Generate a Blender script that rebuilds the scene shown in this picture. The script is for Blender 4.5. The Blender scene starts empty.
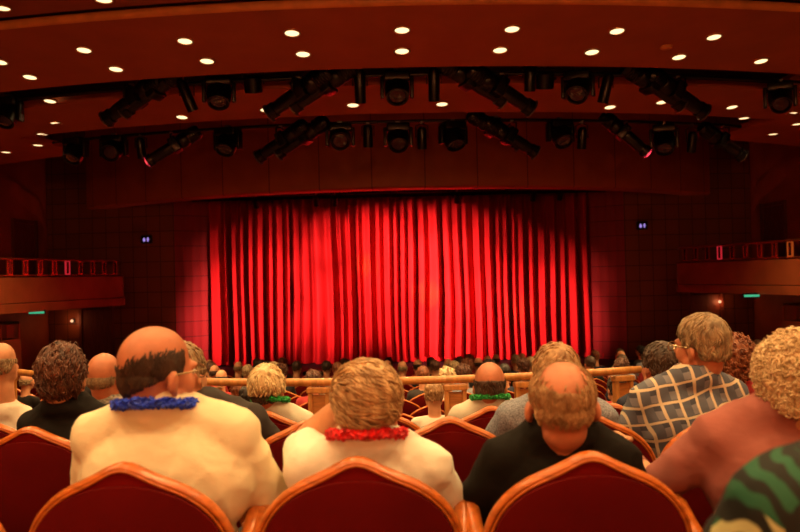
import bpy, bmesh, math, random
from mathutils import Vector, Matrix, noise
random.seed(7)
S = bpy.context.scene
COL = S.collection
PI = math.pi
F = 820.0                 # focal length in pixels of an 800 px wide frame
CZ = 3.10                 # camera height over the flat floor in front of the stage
ROLL = math.radians(1.35); PITCH = math.atan(9.0/F)
# ------------------------------------------------------------------ camera
fwd = Vector((0, math.cos(PITCH), math.sin(PITCH)))
up0 = Vector((0, -math.sin(PITCH), math.cos(PITCH)))
right0 = Vector((1, 0, 0))
cr, sr = math.cos(ROLL), math.sin(ROLL)
RIGHT = right0*cr - up0*sr
UP = right0*sr + up0*cr
CAM = Vector((0, 0, CZ))
cd = bpy.data.cameras.new('camera'); cam = bpy.data.objects.new('camera', cd); COL.objects.link(cam)
m = Matrix.Identity(4)
for i in range(3):
    m[i][0] = RIGHT[i]; m[i][1] = UP[i]; m[i][2] = -fwd[i]; m[i][3] = CAM[i]
cam.matrix_world = m
cd.sensor_width = 36.0; cd.lens = 36.0*F/800.0; cd.clip_start = 0.02; cd.clip_end = 200
cd.dof.use_dof = True; cd.dof.focus_distance = 5.0; cd.dof.aperture_fstop = 4.0
S.camera = cam

def pdir(px, py): return RIGHT*((px-400)/F) + UP*((266-py)/F) + fwd
def P(px, py, d):
    """point at depth d (metres towards the stage) seen at a photo pixel: used to measure positions"""
    v = pdir(px, py); return CAM + v*(d/v.y)
CY = 28.0                 # the hall is laid out on arcs around this point behind the curtain
def Pcyl(px, py, r):
    v = pdir(px, py); a = v.x**2+v.y**2; b = -2*CY*v.y; c = CY*CY-r*r
    t = (-b-math.sqrt(max(b*b-4*a*c, 0)))/(2*a); return CAM+v*t
def arc(r, th, z=0.0): return Vector((r*math.sin(th), CY-r*math.cos(th), z))

# ------------------------------------------------------------------ materials
def nt(name):
    m = bpy.data.materials.new(name); m.use_nodes = True
    t = m.node_tree; b = t.nodes['Principled BSDF']; return m, t, b
def mat(name, col, rough=0.6, metal=0.0, var=0.0, vscale=8.0, bump=0.0, bscale=60.0, sheen=0.0, stretch=None, col2=None, spec=None, coat=0.0):
    m, t, b = nt(name)
    b.inputs['Base Color'].default_value = (*col, 1); b.inputs['Roughness'].default_value = rough; b.inputs['Metallic'].default_value = metal
    if spec is not None: b.inputs['Specular IOR Level'].default_value = spec
    if sheen: b.inputs['Sheen Weight'].default_value = sheen; b.inputs['Sheen Tint'].default_value = (*[min(1, c*3+.1) for c in col], 1)
    if coat: b.inputs['Coat Weight'].default_value = coat; b.inputs['Coat Roughness'].default_value = .15
    tc = t.nodes.new('ShaderNodeTexCoord'); src = tc.outputs['Object']
    if stretch:
        mp = t.nodes.new('ShaderNodeMapping'); mp.inputs['Scale'].default_value = stretch
        t.links.new(src, mp.inputs['Vector']); src = mp.outputs['Vector']
    if var or col2:
        n = t.nodes.new('ShaderNodeTexNoise'); n.inputs['Scale'].default_value = vscale; n.inputs['Detail'].default_value = 4
        t.links.new(src, n.inputs['Vector'])
        r = t.nodes.new('ShaderNodeValToRGB'); r.color_ramp.elements[0].position = .35; r.color_ramp.elements[1].position = .65
        c2 = col2 or tuple(min(1, c*(1+var)) for c in col); c1 = col if col2 else tuple(c*(1-var) for c in col)
        r.color_ramp.elements[0].color = (*c1, 1); r.color_ramp.elements[1].color = (*c2, 1)
        t.links.new(n.outputs['Fac'], r.inputs['Fac']); t.links.new(r.outputs['Color'], b.inputs['Base Color'])
    if bump:
        n = t.nodes.new('ShaderNodeTexNoise'); n.inputs['Scale'].default_value = bscale; n.inputs['Detail'].default_value = 5
        t.links.new(src, n.inputs['Vector'])
        bp = t.nodes.new('ShaderNodeBump'); bp.inputs['Strength'].default_value = bump; bp.inputs['Distance'].default_value = .01
        t.links.new(n.outputs['Fac'], bp.inputs['Height']); t.links.new(bp.outputs['Normal'], b.inputs['Normal'])
    return m
def emit(name, col, s):
    m, t, b = nt(name); b.inputs['Base Color'].default_value = (*[c*.06 for c in col], 1)
    b.inputs['Emission Color'].default_value = (*col, 1); b.inputs['Emission Strength'].default_value = s; return m
def grid_mat(name, col, line, w, h, rough=.5, mortar=.02, rot=0):
    m, t, b = nt(name); b.inputs['Roughness'].default_value = rough
    tc = t.nodes.new('ShaderNodeTexCoord'); mp = t.nodes.new('ShaderNodeMapping'); mp.inputs['Rotation'].default_value = (PI/2, 0, 0)
    sp = t.nodes.new('ShaderNodeSeparateXYZ'); cb = t.nodes.new('ShaderNodeCombineXYZ')
    t.links.new(tc.outputs['Object'], sp.inputs[0]); t.links.new(sp.outputs['XYZ'[rot]], cb.inputs['X']); t.links.new(sp.outputs['Z'], cb.inputs['Y'])
    bk = t.nodes.new('ShaderNodeTexBrick'); bk.offset = 0; bk.inputs['Scale'].default_value = 1; bk.inputs['Brick Width'].default_value = w; bk.inputs['Row Height'].default_value = h
    bk.inputs['Mortar Size'].default_value = mortar; bk.inputs['Color1'].default_value = (*col, 1); bk.inputs['Color2'].default_value = (*[c*.8 for c in col], 1); bk.inputs['Mortar'].default_value = (*line, 1)
    t.links.new(cb.outputs[0], bk.inputs['Vector']); t.links.new(bk.outputs['Color'], b.inputs['Base Color'])
    bp = t.nodes.new('ShaderNodeBump'); bp.inputs['Strength'].default_value = .4; bp.inputs['Distance'].default_value = .01; bp.invert = True
    t.links.new(bk.outputs['Fac'], bp.inputs['Height']); t.links.new(bp.outputs['Normal'], b.inputs['Normal'])
    return m
def seam_mat(name, col, line, n_per_rad, cy, rough=.5):
    """panelling on an arc: fine vertical joints at equal angles about (0, cy)"""
    m, t, b = nt(name); b.inputs['Roughness'].default_value = rough
    tc = t.nodes.new('ShaderNodeTexCoord'); sp = t.nodes.new('ShaderNodeSeparateXYZ'); t.links.new(tc.outputs['Object'], sp.inputs[0])
    def M(op, a, bb=None):
        n = t.nodes.new('ShaderNodeMath'); n.operation = op
        for k, v in enumerate((a, bb)):
            if v is None: continue
            if isinstance(v, (int, float)): n.inputs[k].default_value = v
            else: t.links.new(v, n.inputs[k])
        return n.outputs[0]
    th = M('ARCTAN2', sp.outputs['X'], M('SUBTRACT', cy, sp.outputs['Y']))
    fr = M('FRACT', M('ADD', M('MULTIPLY', th, n_per_rad), 100.5))
    ln = M('LESS_THAN', fr, .018)
    ns = t.nodes.new('ShaderNodeTexNoise'); ns.inputs['Scale'].default_value = 3; ns.inputs['Detail'].default_value = 4
    mx0 = t.nodes.new('ShaderNodeMix'); mx0.data_type = 'RGBA'; mx0.inputs['A'].default_value = (*[c*.85 for c in col], 1); mx0.inputs['B'].default_value = (*[c*1.15 for c in col], 1)
    t.links.new(tc.outputs['Object'], ns.inputs['Vector']); t.links.new(ns.outputs['Fac'], mx0.inputs['Factor'])
    mx = t.nodes.new('ShaderNodeMix'); mx.data_type = 'RGBA'; mx.inputs['B'].default_value = (*line, 1)
    t.links.new(ln, mx.inputs['Factor']); t.links.new(mx0.outputs['Result'], mx.inputs['A']); t.links.new(mx.outputs['Result'], b.inputs['Base Color'])
    return m

M = {}
M['velvet'] = mat('red velvet', (.105, .0016, .001), .85, var=.12, vscale=5, bump=.12, bscale=300, spec=.12)
M['velvet_in'] = mat('red velvet inner', (.15, .003, .0015), .85, var=.12, vscale=5, spec=.12)
M['rim'] = mat('honey varnished wood', (.50, .125, .018), .32, var=.22, vscale=6, stretch=(3, 3, 14), coat=.25)
M['railwood'] = mat('light oak rail', (.58, .25, .065), .4, var=.2, vscale=5, stretch=(8, 2, 2), coat=.2)
M['railpanel'] = mat('orange oak panel', (.5, .19, .045), .45, var=.2, vscale=6, stretch=(2, 2, 10))
M['iron'] = mat('dark cast standard', (.03, .012, .01), .5)
M['carpet'] = mat('dark red carpet', (.05, .008, .006), .95, var=.35, vscale=14, bump=.3, bscale=200)
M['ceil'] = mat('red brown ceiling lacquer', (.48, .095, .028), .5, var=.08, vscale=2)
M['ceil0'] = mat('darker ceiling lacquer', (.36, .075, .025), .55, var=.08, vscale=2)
M['lip'] = mat('ceiling edge wood', (.85, .30, .08), .4, var=.12, vscale=4)
M['void'] = mat('black ceiling void', (.008, .005, .004), .9)
M['header'] = seam_mat('header panelling', (.58, .125, .035), (.17, .035, .012), 9.6, 29.6)
M['flank'] = grid_mat('flank wall panels', (.24, .06, .022), (.06, .014, .006), .37, .40, .45, .010)
M['jamb'] = grid_mat('proscenium jamb panels', (.22, .016, .010), (.07, .006, .003), 9.0, .40, .8, .010, 1)
M['wallside'] = mat('side wall panelling', (.42, .085, .03), .6, var=.15, vscale=1.5)
M['walldark'] = mat('dark side wall', (.05, .014, .008), .6, var=.15, vscale=1.5)
M['fascia'] = mat('balcony fascia wood', (.30, .075, .025), .45, var=.15, vscale=2)
M['brass'] = mat('polished brass', (.50, .17, .07), .4, 1.0)
M['smoke'] = mat('dark acrylic', (.02, .008, .006), .25)
M['doorwood'] = mat('dark red door', (.16, .03, .014), .5, var=.2, vscale=4, stretch=(6, 6, 1))
M['black'] = mat('black enamel', (.003, .0025, .0025), .28)
M['blackmatte'] = mat('black drape', (.006, .005, .005), .95)
M['grey'] = mat('bare steel', (.35, .3, .27), .3, 1.0)
M['lens'] = mat('dark coated lens', (.03, .01, .02), .08, 0, coat=1)
M['lensred'] = emit('red gel glow', (1, .04, .08), 4)
M['stage'] = mat('black stage floor', (.006, .005, .005), .8, var=.2, vscale=3)
M['stagefront'] = mat('stage front boards', (.03, .009, .006), .6)
M['lamp'] = emit('warm lamp disc', (1.0, .70, .34), 2.0)
M['lampring'] = mat('lamp trim ring', (.8, .5, .25), .3, .6)
M['curtain'] = mat('scarlet stage velvet', (.36, .020, .019), .85, var=.10, vscale=3, stretch=(4, 4, .4), spec=.08)
M['greenlight'] = emit('green sign light', (.10, .8, .40), .55)
M['lilac'] = emit('lilac sign glyph', (.50, .33, 1.0), .7)
M['red_reflection'] = emit('red rail reflection', (1.0, .03, .05), .45)  # emission stands in for the curtain's reflection in polished brass
M['amber_reflection'] = emit('amber rail reflection', (1.0, .16, .02), .28)  # amber reflection in the brass, painted as emission
M['warmspot'] = emit('small warm lamp', (1.0, .50, .25), 1.3)

# ------------------------------------------------------------------ mesh helpers
def link(o, parent=None):
    COL.objects.link(o)
    if parent is not None: o.parent = parent
    return o
def tag(o, label=None, cat=None, group=None, kind=None):
    if label: o['label'] = label
    if cat: o['category'] = cat
    if group: o['group'] = group
    if kind: o['kind'] = kind
    return o
def empty(name, loc=(0, 0, 0), rz=0):
    o = bpy.data.objects.new(name, None); o.location = loc; o.rotation_euler = (0, 0, rz); o.empty_display_size = .1; return link(o)
def obj(name, bm, material, parent=None, smooth=True, angle=None):
    me = bpy.data.meshes.new(name); bmesh.ops.recalc_face_normals(bm, faces=bm.faces)
    bm.to_mesh(me); bm.free()
    for mm in (material if isinstance(material, (list, tuple)) else [material]): me.materials.append(mm)
    if smooth:
        me.polygons.foreach_set('use_smooth', [True]*len(me.polygons))
        if angle: me.set_sharp_from_angle(angle=math.radians(angle))
    return link(bpy.data.objects.new(name, me), parent)
def struct(name, bm, m, label=None, smooth=False, angle=None):
    o = obj(name, bm, m, None, smooth, angle); o['kind'] = 'structure'
    if label: o['label'] = label
    return o
def box(bm, c, s, rot=None, bev=0.0, mi=0):
    r = bmesh.ops.create_cube(bm, size=1.0)
    vs = r['verts']
    for v in vs: v.co = Vector((v.co.x*s[0], v.co.y*s[1], v.co.z*s[2]))
    fs = set(f for v in vs for f in v.link_faces)
    if bev:
        es = list(set(e for v in vs for e in v.link_edges))
        rb = bmesh.ops.bevel(bm, geom=es, offset=bev, segments=3, affect='EDGES', profile=.5)
        vs = list(set(v for f in rb['faces'] for v in f.verts) | set(v for v in vs if v.is_valid))
    T = Matrix.Translation(Vector(c)) @ (rot.to_4x4() if rot else Matrix.Identity(4))
    vs = [v for v in vs if v.is_valid]
    for v in vs: v.co = T @ v.co
    if mi:
        for f in set(f for v in vs for f in v.link_faces): f.material_index = mi
    return vs
def ell(bm, c, r, rot=None, seg=20, ring=14):
    T = Matrix.Translation(Vector(c)) @ (rot.to_4x4() if rot else Matrix.Identity(4)) @ Matrix.Diagonal((r[0], r[1], r[2], 1))
    key = (seg, ring)
    if key not in SPH:
        co = [Vector((0, 0, 1))]+[Vector((math.sin(PI*j/ring)*math.cos(2*PI*k/seg), math.sin(PI*j/ring)*math.sin(2*PI*k/seg), math.cos(PI*j/ring))) for j in range(1, ring) for k in range(seg)]+[Vector((0, 0, -1))]
        fa = [(0, 1+k, 1+(k+1) % seg) for k in range(seg)]
        for j in range(ring-2):
            for k in range(seg): a = 1+j*seg; fa.append((a+k, a+seg+k, a+seg+(k+1) % seg, a+(k+1) % seg))
        a = 1+(ring-2)*seg; fa += [(a+k, len(co)-1, a+(k+1) % seg) for k in range(seg)]
        SPH[key] = (co, fa)
    co, fa = SPH[key]; vs = [bm.verts.new(T @ p) for p in co]
    for f in fa: bm.faces.new([vs[i] for i in f])
    return vs
SPH = {}
def frame_of(d):
    d = Vector(d).normalized(); a = Vector((0, 0, 1)) if abs(d.z) < .9 else Vector((1, 0, 0))
    x = d.cross(a).normalized(); y = x.cross(d); return x, y, d
def tube(bm, pts, rad, seg=10, cap=True, flat=1.0, closed=False, mi=0):
    """tube along a polyline; rad a number or a list"""
    pts = [Vector(p) for p in pts]; n = len(pts); rings = []; px = None
    for i, p in enumerate(pts):
        a = pts[(i-1) % n] if (closed or i > 0) else p; b = pts[(i+1) % n] if (closed or i < n-1) else p
        d = (b-a).normalized()
        if px is None: x, y, _ = frame_of(d)
        else:
            x = (px - d*px.dot(d)); x = x.normalized() if x.length > 1e-6 else frame_of(d)[0]; y = d.cross(x)
        px = x; r = rad[i] if isinstance(rad, (list, tuple)) else rad
        rings.append([bm.verts.new(p + x*(r*math.cos(2*PI*k/seg)) + y*(r*flat*math.sin(2*PI*k/seg))) for k in range(seg)])
    for i in range(n if closed else n-1):
        A, B = rings[i], rings[(i+1) % n]
        for k in range(seg):
            f = bm.faces.new((A[k], A[(k+1) % seg], B[(k+1) % seg], B[k])); f.material_index = mi
    if cap and not closed:
        bm.faces.new(rings[0][::-1]).material_index = mi; bm.faces.new(rings[-1]).material_index = mi
    return rings
def capsule(bm, a, b, ra, rb, seg=16):
    a, b = Vector(a), Vector(b); ell(bm, a, (ra,)*3, seg=seg, ring=10); ell(bm, b, (rb,)*3, seg=seg, ring=10)
    n = 4; tube(bm, [a.lerp(b, i/n) for i in range(n+1)], [ra+(rb-ra)*i/n for i in range(n+1)], seg)
def lathe(bm, prof, seg=24, axis_m=None, mi=0):
    """prof: (radius, height) along +Z; axis_m a matrix"""
    T = axis_m or Matrix.Identity(4); rings = []
    for r, h in prof:
        if r < 1e-6: rings.append([bm.verts.new(T @ Vector((0, 0, h)))])
        else: rings.append([bm.verts.new(T @ Vector((r*math.cos(2*PI*k/seg), r*math.sin(2*PI*k/seg), h))) for k in range(seg)])
    for A, B in zip(rings, rings[1:]):
        for k in range(seg):
            k2 = (k+1) % seg
            if len(A) == 1 and len(B) == 1: continue
            if len(A) == 1: f = bm.faces.new((A[0], B[k2], B[k]))
            elif len(B) == 1: f = bm.faces.new((A[k], A[k2], B[0]))
            else: f = bm.faces.new((A[k], A[k2], B[k2], B[k]))
            f.material_index = mi
def grid(bm, rows, mi=0):
    vs = [[bm.verts.new(p) for p in r] for r in rows]
    for A, B in zip(vs, vs[1:]):
        for k in range(len(A)-1): bm.faces.new((A[k], A[k+1], B[k+1], B[k])).material_index = mi
    return vs
def solid_arc(bm, r0, z0, r1, z1, t0, t1, thick, n=48, cy=CY):
    """slab between two arcs, thickness upwards"""
    def A(r, th, z): return Vector((r*math.sin(th), cy-r*math.cos(th), z))
    secs = []
    for i in range(n+1):
        th = t0+(t1-t0)*i/n
        secs.append([bm.verts.new(A(r0, th, z0)), bm.verts.new(A(r1, th, z1)), bm.verts.new(A(r1, th, z1+thick)), bm.verts.new(A(r0, th, z0+thick))])
    for a, b in zip(secs, secs[1:]):
        for k in range(4): bm.faces.new((a[k], a[(k+1) % 4], b[(k+1) % 4], b[k]))
    bm.faces.new(secs[0]); bm.faces.new(secs[-1][::-1])
def clone(root, name=None):
    """a copy of a thing with copies of its parts and sub-parts"""
    c = root.copy(); COL.objects.link(c)
    for ch in list(root.children):
        d = ch.copy(); COL.objects.link(d); d.parent = c
        for g in list(ch.children):
            e = g.copy(); COL.objects.link(e); e.parent = d
    return c
ORD = ['first', 'second', 'third', 'fourth', 'fifth', 'sixth', 'seventh', 'eighth', 'ninth', 'tenth', 'eleventh', 'twelfth', 'thirteenth', 'fourteenth', 'fifteenth', 'sixteenth', 'seventeenth', 'eighteenth', 'nineteenth', 'twentieth']
# ================================================================== THE HALL
ROWD = {'0': .97, 'A': 2.01, 'B': 3.05, 'C': 4.05}
ROWF = {'0': CZ-1.33, 'A': CZ-1.42, 'B': CZ-1.51, 'C': CZ-1.637}
NF = 12
FD = [6.2+.95*k for k in range(NF)]
FF = [CZ-2.2-.0727*k for k in range(NF)]
# floor: curved treads
treads = [(-4.0, .82, CZ-1.24), (.82, 1.86, ROWF['0']), (1.86, 2.9, ROWF['A']), (2.9, 3.9, ROWF['B']), (3.9, 5.0, ROWF['C'])]
e0 = 5.0
for k in range(NF):
    e1 = FD[k]+.8 if k < NF-1 else 19.6
    treads.append((e0, e1, FF[k])); e0 = e1
bm = bmesh.new()
for a, b, z in treads:
    solid_arc(bm, CY-a, z-.6, CY-b, z-.6, -.95, .95, .6, 40)
struct('floor', bm, M['carpet'], 'dark red carpeted floor stepping down towards the stage')

# ceiling panels (z over camera height)
TH = .62
bm = bmesh.new()
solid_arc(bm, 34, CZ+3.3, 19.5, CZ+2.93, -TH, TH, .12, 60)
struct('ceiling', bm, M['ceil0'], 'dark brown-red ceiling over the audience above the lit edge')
bm = bmesh.new()
solid_arc(bm, 19.34, CZ+2.86, 17.75, CZ+2.60, -TH, TH, .10, 60)
struct('ceiling', bm, M['ceil'], 'red-brown ceiling band with two rows of downlights')
bm = bmesh.new()
solid_arc(bm, 16.84, CZ+2.60, 15.75, CZ+2.42, -TH, TH, .10, 60)
for s in (-1, 1):
    solid_arc(bm, 15.75, CZ+2.42, 14.2, CZ+2.36, s*.41, s*TH, .10, 12)
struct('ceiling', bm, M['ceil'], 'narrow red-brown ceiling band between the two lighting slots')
bm = bmesh.new()     # rounded lit edge of the ceiling band
for i in range(1):
    prof = []
    for k in range(9):
        a = -PI/2+PI*k/8; prof.append((19.36+.05*math.cos(a), CZ+2.895+.05*math.sin(a)))
    rows = []
    for j in range(61):
        th = -TH+2*TH*j/60; rows.append([arc(r, th, z) for r, z in prof])
    grid(bm, rows)
struct('trim_1', bm, M['lip'], 'rounded orange wood edge of the ceiling band', smooth=True)
bm = bmesh.new()     # closed ends of the first lighting slot
for s in (-1, 1):
    solid_arc(bm, 17.7, CZ+2.78, 16.9, CZ+2.64, s*.335, s*.45, .06, 8)
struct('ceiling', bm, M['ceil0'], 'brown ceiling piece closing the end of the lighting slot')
bm = bmesh.new()     # black void over the slots
solid_arc(bm, 19.2, CZ+4.3, 6.5, CZ+4.3, -.9, .9, .1, 40)
for r in (17.9, 16.3):
    pass
struct('ceiling', bm, M['void'], 'black void above the lighting slots')

# curved proscenium header
bm = bmesh.new()
HR, HC = 11.4, 29.6
def harc(r, th, z): return Vector((r*math.sin(th), HC-r*math.cos(th), z))
hth = math.asin(8.35/HR)
secs = []
for i in range(73):
    th = -hth+2*hth*i/72
    secs.append([bm.verts.new(harc(r, th, z)) for r, z in ((HR, CZ+4.3), (HR, CZ+1.97), (HR-.05, CZ+1.93), (HR-.5, CZ+1.93), (HR-.5, CZ+4.3))])
for a, b in zip(secs, secs[1:]):
    for k in range(4): bm.faces.new((a[k], b[k], b[k+1], a[k+1]))
bm.faces.new(secs[0]); bm.faces.new(secs[-1][::-1])
struct('wall_front', bm, M['header'], 'curved brown panelled header over the stage opening')

# flank walls, jambs and side walls
for s, side in ((-1, 'left'), (1, 'right')):
    bm = bmesh.new()
    grid(bm, [[(s*5.9, 21.5, -.2), (s*9.4, 21.9, -.2)], [(s*5.9, 21.5, CZ+4.3), (s*9.4, 21.9, CZ+4.3)]])
    grid(bm, [[(s*5.9, 21.7, -.2), (s*9.4, 22.1, -.2)], [(s*5.9, 21.7, CZ+4.3), (s*9.4, 22.1, CZ+4.3)]])
    struct('wall_front_'+side, bm, M['flank'], 'dark brown gridded wall panels %s of the stage curtain' % side)
    bm = bmesh.new()
    # fluted splayed jamb
    rows = [[], []]
    for i in range(41):
        t = i/40; fl = .035*abs(math.sin(t*PI*4))
        x = 5.9+(5.13-5.9)*t; y = 21.5+(22.0-21.5)*t
        for k, z in enumerate((-.2, CZ+4.3)): rows[k].append((s*(x+fl*.8), y+fl*.55, z))
    grid(bm, rows)
    struct('trim_2' if s < 0 else 'trim_3', bm, M['jamb'], 'fluted red-lit jamb beside the %s edge of the curtain' % side)
    bm = bmesh.new()
    box(bm, (s*10.05, 15.5, CZ+.2), (.3, 14.0, 8.2), Matrix.Rotation(s*math.radians(4.2), 3, 'Z'))
    struct('wall_'+side, bm, M['wallside'], 'dark red-brown side wall on the %s of the hall' % side)
# rear wall of the hall behind the photographer
bm = bmesh.new(); box(bm, (0, -4.6, CZ+.8), (22, .2, 7)); struct('wall_back', bm, M['wallside'])
# stage
bm = bmesh.new()
SZ = CZ-2.36
secs = []
for i in range(49):
    th = -.75+1.5*i/48; p = Vector((10.4*math.sin(th), 29.4-10.4*math.cos(th), 0))
    secs.append([bm.verts.new((p.x, p.y, -.1)), bm.verts.new((p.x, p.y, SZ)), bm.verts.new((p.x*.9, 24.5, SZ))])
for a, b in zip(secs, secs[1:]):
    f = bm.faces.new((a[0], b[0], b[1], a[1])); f.material_index = 1
    bm.faces.new((a[1], b[1], b[2], a[2]))
struct('stage', bm, [M['stage'], M['stagefront']], 'dark stage floor with a curved front edge below the curtain')
# black back wall behind the curtain
bm = bmesh.new(); box(bm, (0, 24.4, CZ+1), (22, .1, 9)); struct('wall_stage', bm, M['void'])

# ------------------------------------------------------------------ curtain
def fold(x):
    """depth of the pleats at x (metres)"""
    w = x + .09*math.sin(x*1.9+.6) + .045*math.sin(x*4.3) + .013*math.sin(x*11.3+1)
    a = .85+.3*noise.noise((x*.9, 3.1, 0))
    s1 = math.sin(w*2*PI/.265)
    return .165*a*s1 + .06*math.sin(w*2*PI/.61+1.2) + .022*math.sin(w*2*PI/.137+.4) + .06*noise.noise((x*2.2, 9.7, 0))
root = empty('stage_curtain', (0, 22.1, SZ)); tag(root, 'tall scarlet pleated velvet curtain closed across the stage', 'curtain')
cw, ch = 5.36, 4.75
bm = bmesh.new(); rows = []
for j in range(41):
    z = .03+ch*j/40; t = j/40; row = []
    for i in range(861):
        x = -cw+2*cw*i/860
        k = .75+.25*t if t > .9 else 1.0
        xs = x + .10*(noise.noise((x*.7, z*.25, 5)))*(1-t) + .03*math.sin(z*.9+x*2.0)*(1-t)
        y = fold(xs)*(1.25-.35*t)*k + .015*noise.noise((x*5, z*1.6, 2))
        row.append((x, y, z))
    rows.append(row)
grid(bm, rows)
obj('drape', bm, M['curtain'], root)
bm = bmesh.new(); rows = []
for j in range(2):
    row = []
    for i in range(431):
        x = -cw+2*cw*i/430; row.append((x, fold(x)*1.25-.012, .03+j*.12))
    rows.append(row)
grid(bm, rows); obj('hem', bm, M['curtain'], root)
# black border hung between the header and the curtain
bm = bmesh.new(); rows = []
for j in range(2):
    rows.append([(-5.6+11.2*i/200, 21.75+.03*math.sin(i*.9), CZ+2.07+j*1.6+(-.0)*i) for i in range(201)])
grid(bm, rows)
o = obj('border_drape', bm, M['blackmatte']); tag(o, 'black border drape hanging above the scarlet curtain', 'drape')

# ------------------------------------------------------------------ balconies
def balcony(s, side):
    root = empty('balcony', (s*7.4, 18, CZ-.55)); o0 = Vector((s*7.4, 18, CZ-.55))
    tag(root, 'upper balcony with brass framed railing on the %s wall of the hall' % side, 'balcony')
    pts = [Vector((s*8.35, 12.6, 0)), Vector((s*7.78, 16.0, 0)), Vector((s*6.86, 20.1, 0)), Vector((s*7.1, 20.9, 0)), Vector((s*7.9, 21.5, 0))]
    def wall(z0, z1, off, th, material, name):
        bm = bmesh.new()
        for a, b in zip(pts, pts[1:]):
            d = (b-a); L = d.length; ang = math.atan2(d.y, d.x)
            nrm = Vector((-d.y, d.x, 0)).normalized()
            if nrm.x*s > 0: nrm = -nrm
            c = (a+b)/2 + nrm*off - o0; c.z = (z0+z1)/2 - o0.z
            box(bm, c, (L+.02, th, z1-z0), Matrix.Rotation(ang, 3, 'Z'), .006)
        return obj(name, bm, material, root, False)
    zt = CZ+.13; zb = CZ-.58
    wall(zb+.20, zt, 0, .10, M['fascia'], 'upper_fascia')
    wall(zb, zb+.185, .02, .10, M['fascia'], 'lower_fascia')
    wall(zb+.184, zb+.202, -.02, .08, M['iron'], 'groove')
    # slab
    bm = bmesh.new()
    bot = [bm.verts.new(p-o0+Vector((0, 0, zb-o0.z+o0.z*0))) if 0 else bm.verts.new((p.x-o0.x, p.y-o0.y, zb-o0.z)) for p in pts]
    outer = [bm.verts.new((s*(9.9)-o0.x, y-o0.y, zb-o0.z)) for y in (12.6, 21.5)]
    loop = bot+outer[::-1]
    f = bm.faces.new(loop); r = bmesh.ops.extrude_face_region(bm, geom=[f])
    for v in [g for g in r['geom'] if isinstance(g, bmesh.types.BMVert)]: v.co.z += .25
    obj('floor_slab', bm, M['walldark'], root, False)
    # railing
    bm = bmesh.new(); tube(bm, [(p.x-o0.x, p.y-o0.y, CZ+.50-o0.z) for p in pts], .028, 8); obj('handrail', bm, M['brass'], root)
    bm = bmesh.new(); tube(bm, [(p.x-o0.x, p.y-o0.y, CZ+.17-o0.z) for p in pts], .018, 8); obj('bottom_rail', bm, M['brass'], root)
    lights = []  # painted reflection materials already used on this rail, no lamps
    for a, b in zip(pts[:3], pts[1:3]):
        L = (b-a).length; n = max(1, int(L/.46)); ang = math.atan2((b-a).y, (b-a).x)
        for i in range(n):
            c = a.lerp(b, (i+.5)/n); c = Vector((c.x-o0.x, c.y-o0.y, CZ+.335-o0.z))
            w, h = .13, .32
            u = Vector((math.cos(ang), math.sin(ang), 0))
            bm = bmesh.new()
            for q in (-1, 1): box(bm, c+u*(q*w/2), (.028, .03, h), Matrix.Rotation(ang, 3, 'Z'))
            for q in (-1, 1): box(bm, c+Vector((0, 0, q*(h/2-.015))), (w, .03, .03), Matrix.Rotation(ang, 3, 'Z'))
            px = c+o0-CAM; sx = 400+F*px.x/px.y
            lit = None  # a few frames get their brass reflection as painted glow, no lamp there
            if (s < 0 and 60 < sx < 84) or (s > 0 and 704 < sx < 726): lit = M['red_reflection']
            if (s < 0 and -10 < sx < 10) or (s > 0 and 778 < sx < 797): lit = M['amber_reflection']
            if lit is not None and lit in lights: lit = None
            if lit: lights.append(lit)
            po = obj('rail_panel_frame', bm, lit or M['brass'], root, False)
            if lit: po['label'] = 'rail panel frame with painted-in red reflection' if lit == M['red_reflection'] else 'rail panel frame with painted-in amber reflection'
            bm = bmesh.new(); box(bm, c, (w-.04, .012, h-.05), Matrix.Rotation(ang, 3, 'Z')); obj('infill_panel', bm, M['smoke'], po, False)
    return root
balcony(-1, 'left'); balcony(1, 'right')
# lower side boxes
def side_box(s, side):
    o0 = Vector((s*8.4, 15, 0)); root = empty('side_box', o0)
    tag(root, 'low side box with a brass railing beneath the %s balcony' % side, 'theatre box')
    a = Vector((s*8.35, 13.2, 0)); b = Vector((s*7.93, 17.0, 0)); c = Vector((s*9.6, 17.3, 0))
    zt = CZ-1.12
    bm = bmesh.new()
    for p, q in ((a, b), (b, c)):
        d = q-p; ang = math.atan2(d.y, d.x); m_ = (p+q)/2-o0; box(bm, (m_.x, m_.y, zt/2), (d.length, .1, zt), Matrix.Rotation(ang, 3, 'Z'))
    obj('front_panel', bm, M['fascia'], root, False)
    bm = bmesh.new(); tube(bm, [p-o0+Vector((0, 0, CZ-.80)) for p in (a, b, c)], .026, 8); obj('handrail', bm, M['brass'], root)
    for p, q, n in ((a, b, 6), (b, c, 2)):
        for i in range(n+1):
            if p is b and i == 0: continue
            w = p.lerp(q, i/n)-o0
            bm = bmesh.new(); box(bm, (w.x, w.y, CZ-.96), (.04, .04, .32)); obj('post', bm, M['brass'], root, False)
            if i < n:
                w2 = p.lerp(q, (i+.5)/n)-o0; d = q-p
                bm = bmesh.new(); box(bm, (w2.x, w2.y, CZ-.96), (.22, .012, .26), Matrix.Rotation(math.atan2(d.y, d.x), 3, 'Z')); obj('infill_panel', bm, M['fascia'], root, False)
side_box(-1, 'left'); side_box(1, 'right')
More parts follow.
